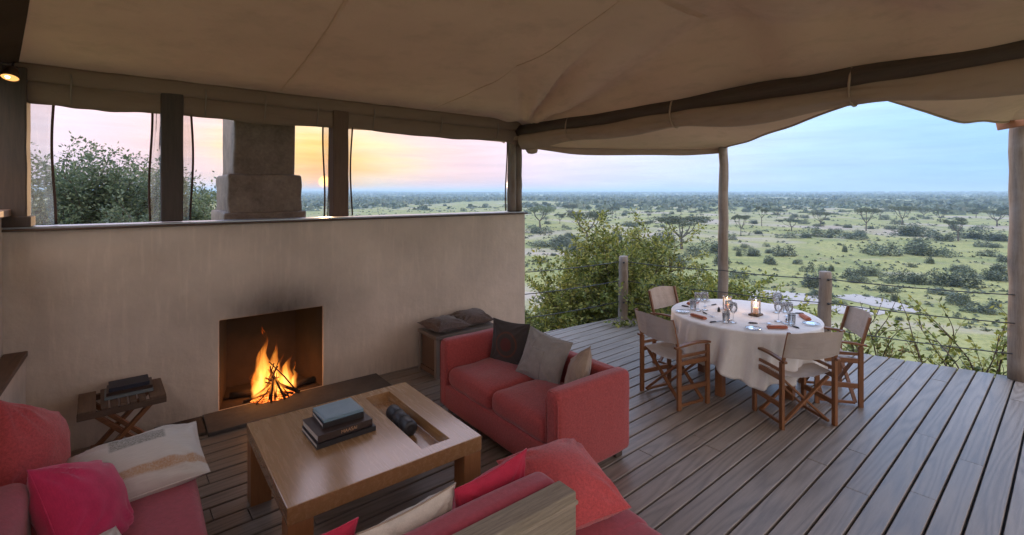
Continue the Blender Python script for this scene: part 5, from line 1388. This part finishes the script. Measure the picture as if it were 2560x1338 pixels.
shrub('vine_shrub', 'reddish vine with paired leaves at the deck edge in front of the open railing', 'shrub', (8.3, 1.7, gz(8.3, 1.7)), 8, 11, 1.4, 1.0, 0.075, 40, LEAF_RED, elev=(35, 80), droop=1.2, side_n=3, wscale=0.9, fuzz=0.01)
shrub('vine_shrub', 'tall leafy vine growing beside the thick canopy pole', 'shrub', (8.3, 1.0, gz(8.3, 1.0)), 9, 14, 1.95, 0.7, 0.07, 60, LEAF_YG, elev=(45, 86), droop=0.9, side_n=4, wscale=0.9, fuzz=0.012)
for i, (x, y, h) in enumerate(((8.3, 2.0, 0.9), (8.1, 1.3, 0.8), (7.95, 2.9, 0.95), (8.5, 0.6, 0.9), (8.5, 3.2, 1.0))):
    shrub('weed_clump', 'low yellow green weeds growing just below the open edge of the deck', 'weeds', (x, y, gz(x, y)), 40 + i, 34, h, 1.3, 0.06, 42, LEAF_YG, 'weeds along the deck edge', (15, 75), 0.6, 3)
# behind the fireplace wall
shrub('tree', 'dense dark green round tree seen through the window beside the corner post', 'tree', (-1.25, 17.4, gz(-1.25, 17.4)), 20, 85, 3.35, 0.72, 0.10, 210, LEAF_DG, None, (22, 88), 0.5, 7, 1.0, 0.18, 0.12)
shrub('tree', 'dark green round tree behind the first one seen through the same window', 'tree', (0.35, 19.5, gz(0.35, 19.5)), 21, 70, 3.2, 0.7, 0.10, 190, LEAF_DG, None, (25, 88), 0.5, 7, 1.0, 0.2, 0.12)
shrub('tree', 'small dull green tree between the dark post and the chimney', 'tree', (1.25, 17.0, gz(1.25, 17.0)), 22, 45, 2.3, 0.55, 0.10, 170, LEAF_DG, None, (35, 88), 0.4, 6, 1.0, 0.2, 0.10)
for i, (x, y, h) in enumerate(((-1.9, 12.3, 1.7), (-0.75, 12.0, 1.6), (0.35, 12.4, 1.6), (1.15, 13.2, 1.6), (-0.2, 14.2, 1.9), (-2.6, 14.0, 2.2), (1.0, 11.0, 1.4))):
    shrub('thicket_shrub', 'grey green thicket shrub growing behind the fireplace wall', 'shrub', (x, y, gz(x, y)), 60 + i, 46, h, 0.9, 0.085, 110, LEAF_DG, 'thicket shrubs behind the fireplace wall', (25, 88), 0.5, 5, 1.0, 0.15, 0.08)

# acacias on the plain: unit height meshes, scaled per tree
def acacia_meshes(seed, rounded, mat):
    rng = random.Random(seed); nr = NR(seed)
    tr = MB(); tips = []
    fork = rng.uniform(0.28, 0.42)
    base = Vector((0, 0, -0.05)); mid = Vector((rng.uniform(-.04, .04), rng.uniform(-.04, .04), fork))
    tr.tube([base, base.lerp(mid, .5) + Vector((rng.uniform(-.015, .015), 0, 0)), mid], [0.036, 0.027, 0.022], 7, False)
    nl = rng.randint(4, 6)
    for k in range(nl):
        a = 2 * math.pi * k / nl + rng.uniform(-.4, .4); ro = rng.uniform(0.22, 0.46)
        tip = Vector((ro * math.cos(a), ro * math.sin(a), rng.uniform(0.74, 0.9)))
        kn = mid.lerp(tip, 0.5) + Vector((0.05 * math.cos(a), 0.05 * math.sin(a), -0.04))
        tr.tube([mid, kn, tip], [0.017, 0.012, 0.005], 5, False); tips.append(tip)
        for _ in range(3):
            t2 = tip + Vector((rng.uniform(-.16, .16), rng.uniform(-.16, .16), rng.uniform(-0.02, .07)))
            tr.tube([kn.lerp(tip, 0.5), t2], [0.007, 0.003], 4, False); tips.append(t2)
    C = []; 
    for tp in tips:
        n = 130 if not rounded else 120
        q = nr.normal(size=(n, 3)); q = unit(q) * nr.uniform(0.2, 1, (n, 1)) ** 0.5
        sc = np.array([0.18, 0.18, 0.075]) if not rounded else np.array([0.15, 0.15, 0.11])
        C.append(np.array(tp[:]) + q * sc * nr.uniform(0.7, 1.2))
    C = np.concatenate(C)
    A = nr.normal(size=C.shape) * np.array([1, 1, 0.35]); N = nr.normal(size=C.shape)
    L = nr.uniform(0.025, 0.06, len(C)); v, f = leaf_quads(C, A, N, L, L * 0.6)
    return tr.mesh('trunk', BARKM, smooth=True), np_mesh('crown', v, f, mat)
AC_M = [acacia_meshes(1, False, LEAF_AC), acacia_meshes(2, False, LEAF_AC), acacia_meshes(3, False, LEAF_AC), acacia_meshes(4, True, LEAF_PALE)]
rng = random.Random(77)
for i, (x, y, h, w, k) in enumerate(ACACIA):
    d = math.hypot(x, y)
    if k == 3: lab, g = 'broad pale green tree on the plain beyond the end of the wall', None
    elif d < 160: lab, g = 'flat topped acacia tree standing on the near plain', 'flat topped acacias on the near plain'
    else: lab, g = 'small distant acacia tree out on the plain', 'distant acacias on the plain'
    t = thing('acacia_tree', lab, 'tree', (x, y, gz(x, y)), rng.uniform(0, 6.28), g)
    t.scale = (w * 0.92, w * 0.92, h)
    link('trunk', AC_M[k][0], t); link('crown', AC_M[k][1], t)

def bush_mesh(seed, lobes):
    nr = NR(seed); C = []
    for k in range(lobes):
        c = np.array([nr.uniform(-.3, .3), nr.uniform(-.3, .3), 0.0]); s = nr.uniform(0.2, 0.34); hz = nr.uniform(0.6, 1.0)
        n = 260; q = unit(nr.normal(size=(n, 3))); q[:, 2] = np.abs(q[:, 2]); q *= nr.uniform(0.45, 1.05, (n, 1)) ** 0.6
        q += nr.normal(size=q.shape) * 0.07
        C.append(c + q * np.array([s, s, hz]))
    C = np.concatenate(C); A = nr.normal(size=C.shape); N = nr.normal(size=C.shape) + np.array([0, 0, .6])
    L = nr.uniform(0.05, 0.11, len(C)); v, f = leaf_quads(C, A, N, L, L * 0.65)
    return np_mesh('savanna_bush', v, f, LEAF_BUSH)
BU_M = [bush_mesh(11, 4), bush_mesh(12, 5), bush_mesh(13, 3), bush_mesh(14, 6)]
def put_bush(x, y, w, h, i):
    o = link('savanna_bush', BU_M[i % 4], None, (x, y, gz(x, y) - 0.05), (0, 0, rng.uniform(0, 6.28)))
    o.scale = (w, w, h)
    far = math.hypot(x, y) > 105
    tag(o, 'small dark bush dotted over the distant plain' if far else 'rounded dark bush growing on the plain just below the deck', 'bush', 'bushes dotted over the distant plain' if far else 'bushes on the plain below the deck')
for i, (x, y, w, h) in enumerate(BUSH): put_bush(x, y, w, h, i)
cnt = 0
while cnt < 190:
    a = R(rng.uniform(6, 62)); d = 60 + 420 * rng.random() ** 1.1
    x, y = d * math.cos(a), d * math.sin(a)
    if mnoise.noise(Vector((x * 0.02, y * 0.02, 9))) < -0.12: continue
    s = rng.uniform(0.7, 1.5) * (1 + d / 260); put_bush(x, y, 1.6 * s, 0.75 * s * rng.uniform(0.7, 1.3), rng.randint(0, 3)); cnt += 1

# low tufts and seedlings all over the plain
def tufts():
    nr = NR(15); n = 9; q = unit(nr.normal(size=(n, 3))); q[:, 2] = np.abs(q[:, 2]); q *= nr.uniform(0.3, 1, (n, 1))
    uv, _ = leaf_quads(q * np.array([1, 1, 0.7]), nr.normal(size=q.shape), nr.normal(size=q.shape), np.full(n, 0.8), np.full(n, 0.45))
    V = []; cnt = 0; prng = random.Random(16)
    while cnt < 4000:
        a = R(prng.uniform(2, 100)); d = 34 * math.exp(prng.random() * 2.5)
        x, y = d * math.cos(a), d * math.sin(a)
        if x - xc(y) < 22: continue
        if mnoise.noise(Vector((x * 0.05, y * 0.05, 1))) + 0.5 * mnoise.noise(Vector((x * 0.2, y * 0.2, 2))) < -0.05: continue
        s = prng.uniform(0.10, 0.34) * (1 + d / 160); rz = prng.uniform(0, 6.28); c_, s_ = math.cos(rz), math.sin(rz)
        v = uv * np.array([s * 1.3, s * 1.3, s]); v = np.stack([v[:, 0] * c_ - v[:, 1] * s_, v[:, 0] * s_ + v[:, 1] * c_, v[:, 2]], 1)
        V.append(v + np.array([x, y, ground_z(x, y) + 0.02])); cnt += 1
    V = np.concatenate(V); F = np.arange(len(V)).reshape(-1, 4)
    tag(link('grass_tufts', np_mesh('grass_tufts', V, F, LEAF_AC)), 'low green tufts and seedlings scattered over the plain', 'grass', None, 'stuff')
tufts()

# far-off woodland that reads as one mass
def woodland():
    nr = NR(5); n = 15; q = unit(nr.normal(size=(n, 3))); q[:, 2] = np.abs(q[:, 2]); q *= nr.uniform(0.5, 1, (n, 1))
    unitv, unitf = leaf_quads(q * np.array([1, 1, 0.8]), nr.normal(size=q.shape), nr.normal(size=q.shape), np.full(n, 0.9), np.full(n, 0.7))
    V = []; cnt = 0; prng = random.Random(6)
    while cnt < 9000:
        a = R(prng.uniform(2, 100)); d = 330 * math.exp(prng.random() * 2.75)
        if d < 620 and prng.random() > ((d - 330) / 290) ** 1.5 * 0.8 + 0.06: continue
        x, y = d * math.cos(a), d * math.sin(a)
        if d < 2500 and mnoise.noise(Vector((x * 0.004, y * 0.004, 3))) < -0.22: continue
        s = prng.uniform(2.0, 4.2) * (1 + d / 1800); rz = prng.uniform(0, 6.28); c_, s_ = math.cos(rz), math.sin(rz)
        v = unitv * np.array([s * 1.3, s * 1.3, s * 0.9]); v = np.stack([v[:, 0] * c_ - v[:, 1] * s_, v[:, 0] * s_ + v[:, 1] * c_, v[:, 2]], 1)
        V.append(v + np.array([x, y, ground_z(x, y)])); cnt += 1
    V = np.concatenate(V); F = np.arange(len(V)).reshape(-1, 4)
    tag(link('woodland', np_mesh('woodland', V, F, LEAF_BUSH)), 'dark woodland belt along the horizon beyond the plain', 'woodland', None, 'stuff')
woodland()

# ------------------------------------------------------------------ air
hz = MB().box((0, 0, 11), (15200, 15200, 50)).build('haze', None)
hm = NT('blue_haze')
pv = hm.n('ShaderNodeVolumePrincipled', Color=(0.55, 0.78, 1.0, 1), Density=0.00042, Anisotropy=0.0)
hm.t.links.new(pv.outputs[0], hm.out.inputs['Volume'])
hz.data.materials.append(hm.m)
tag(hz, None, None, None, 'stuff')
hz['label'] = 'pale blue haze lying over the far plain'
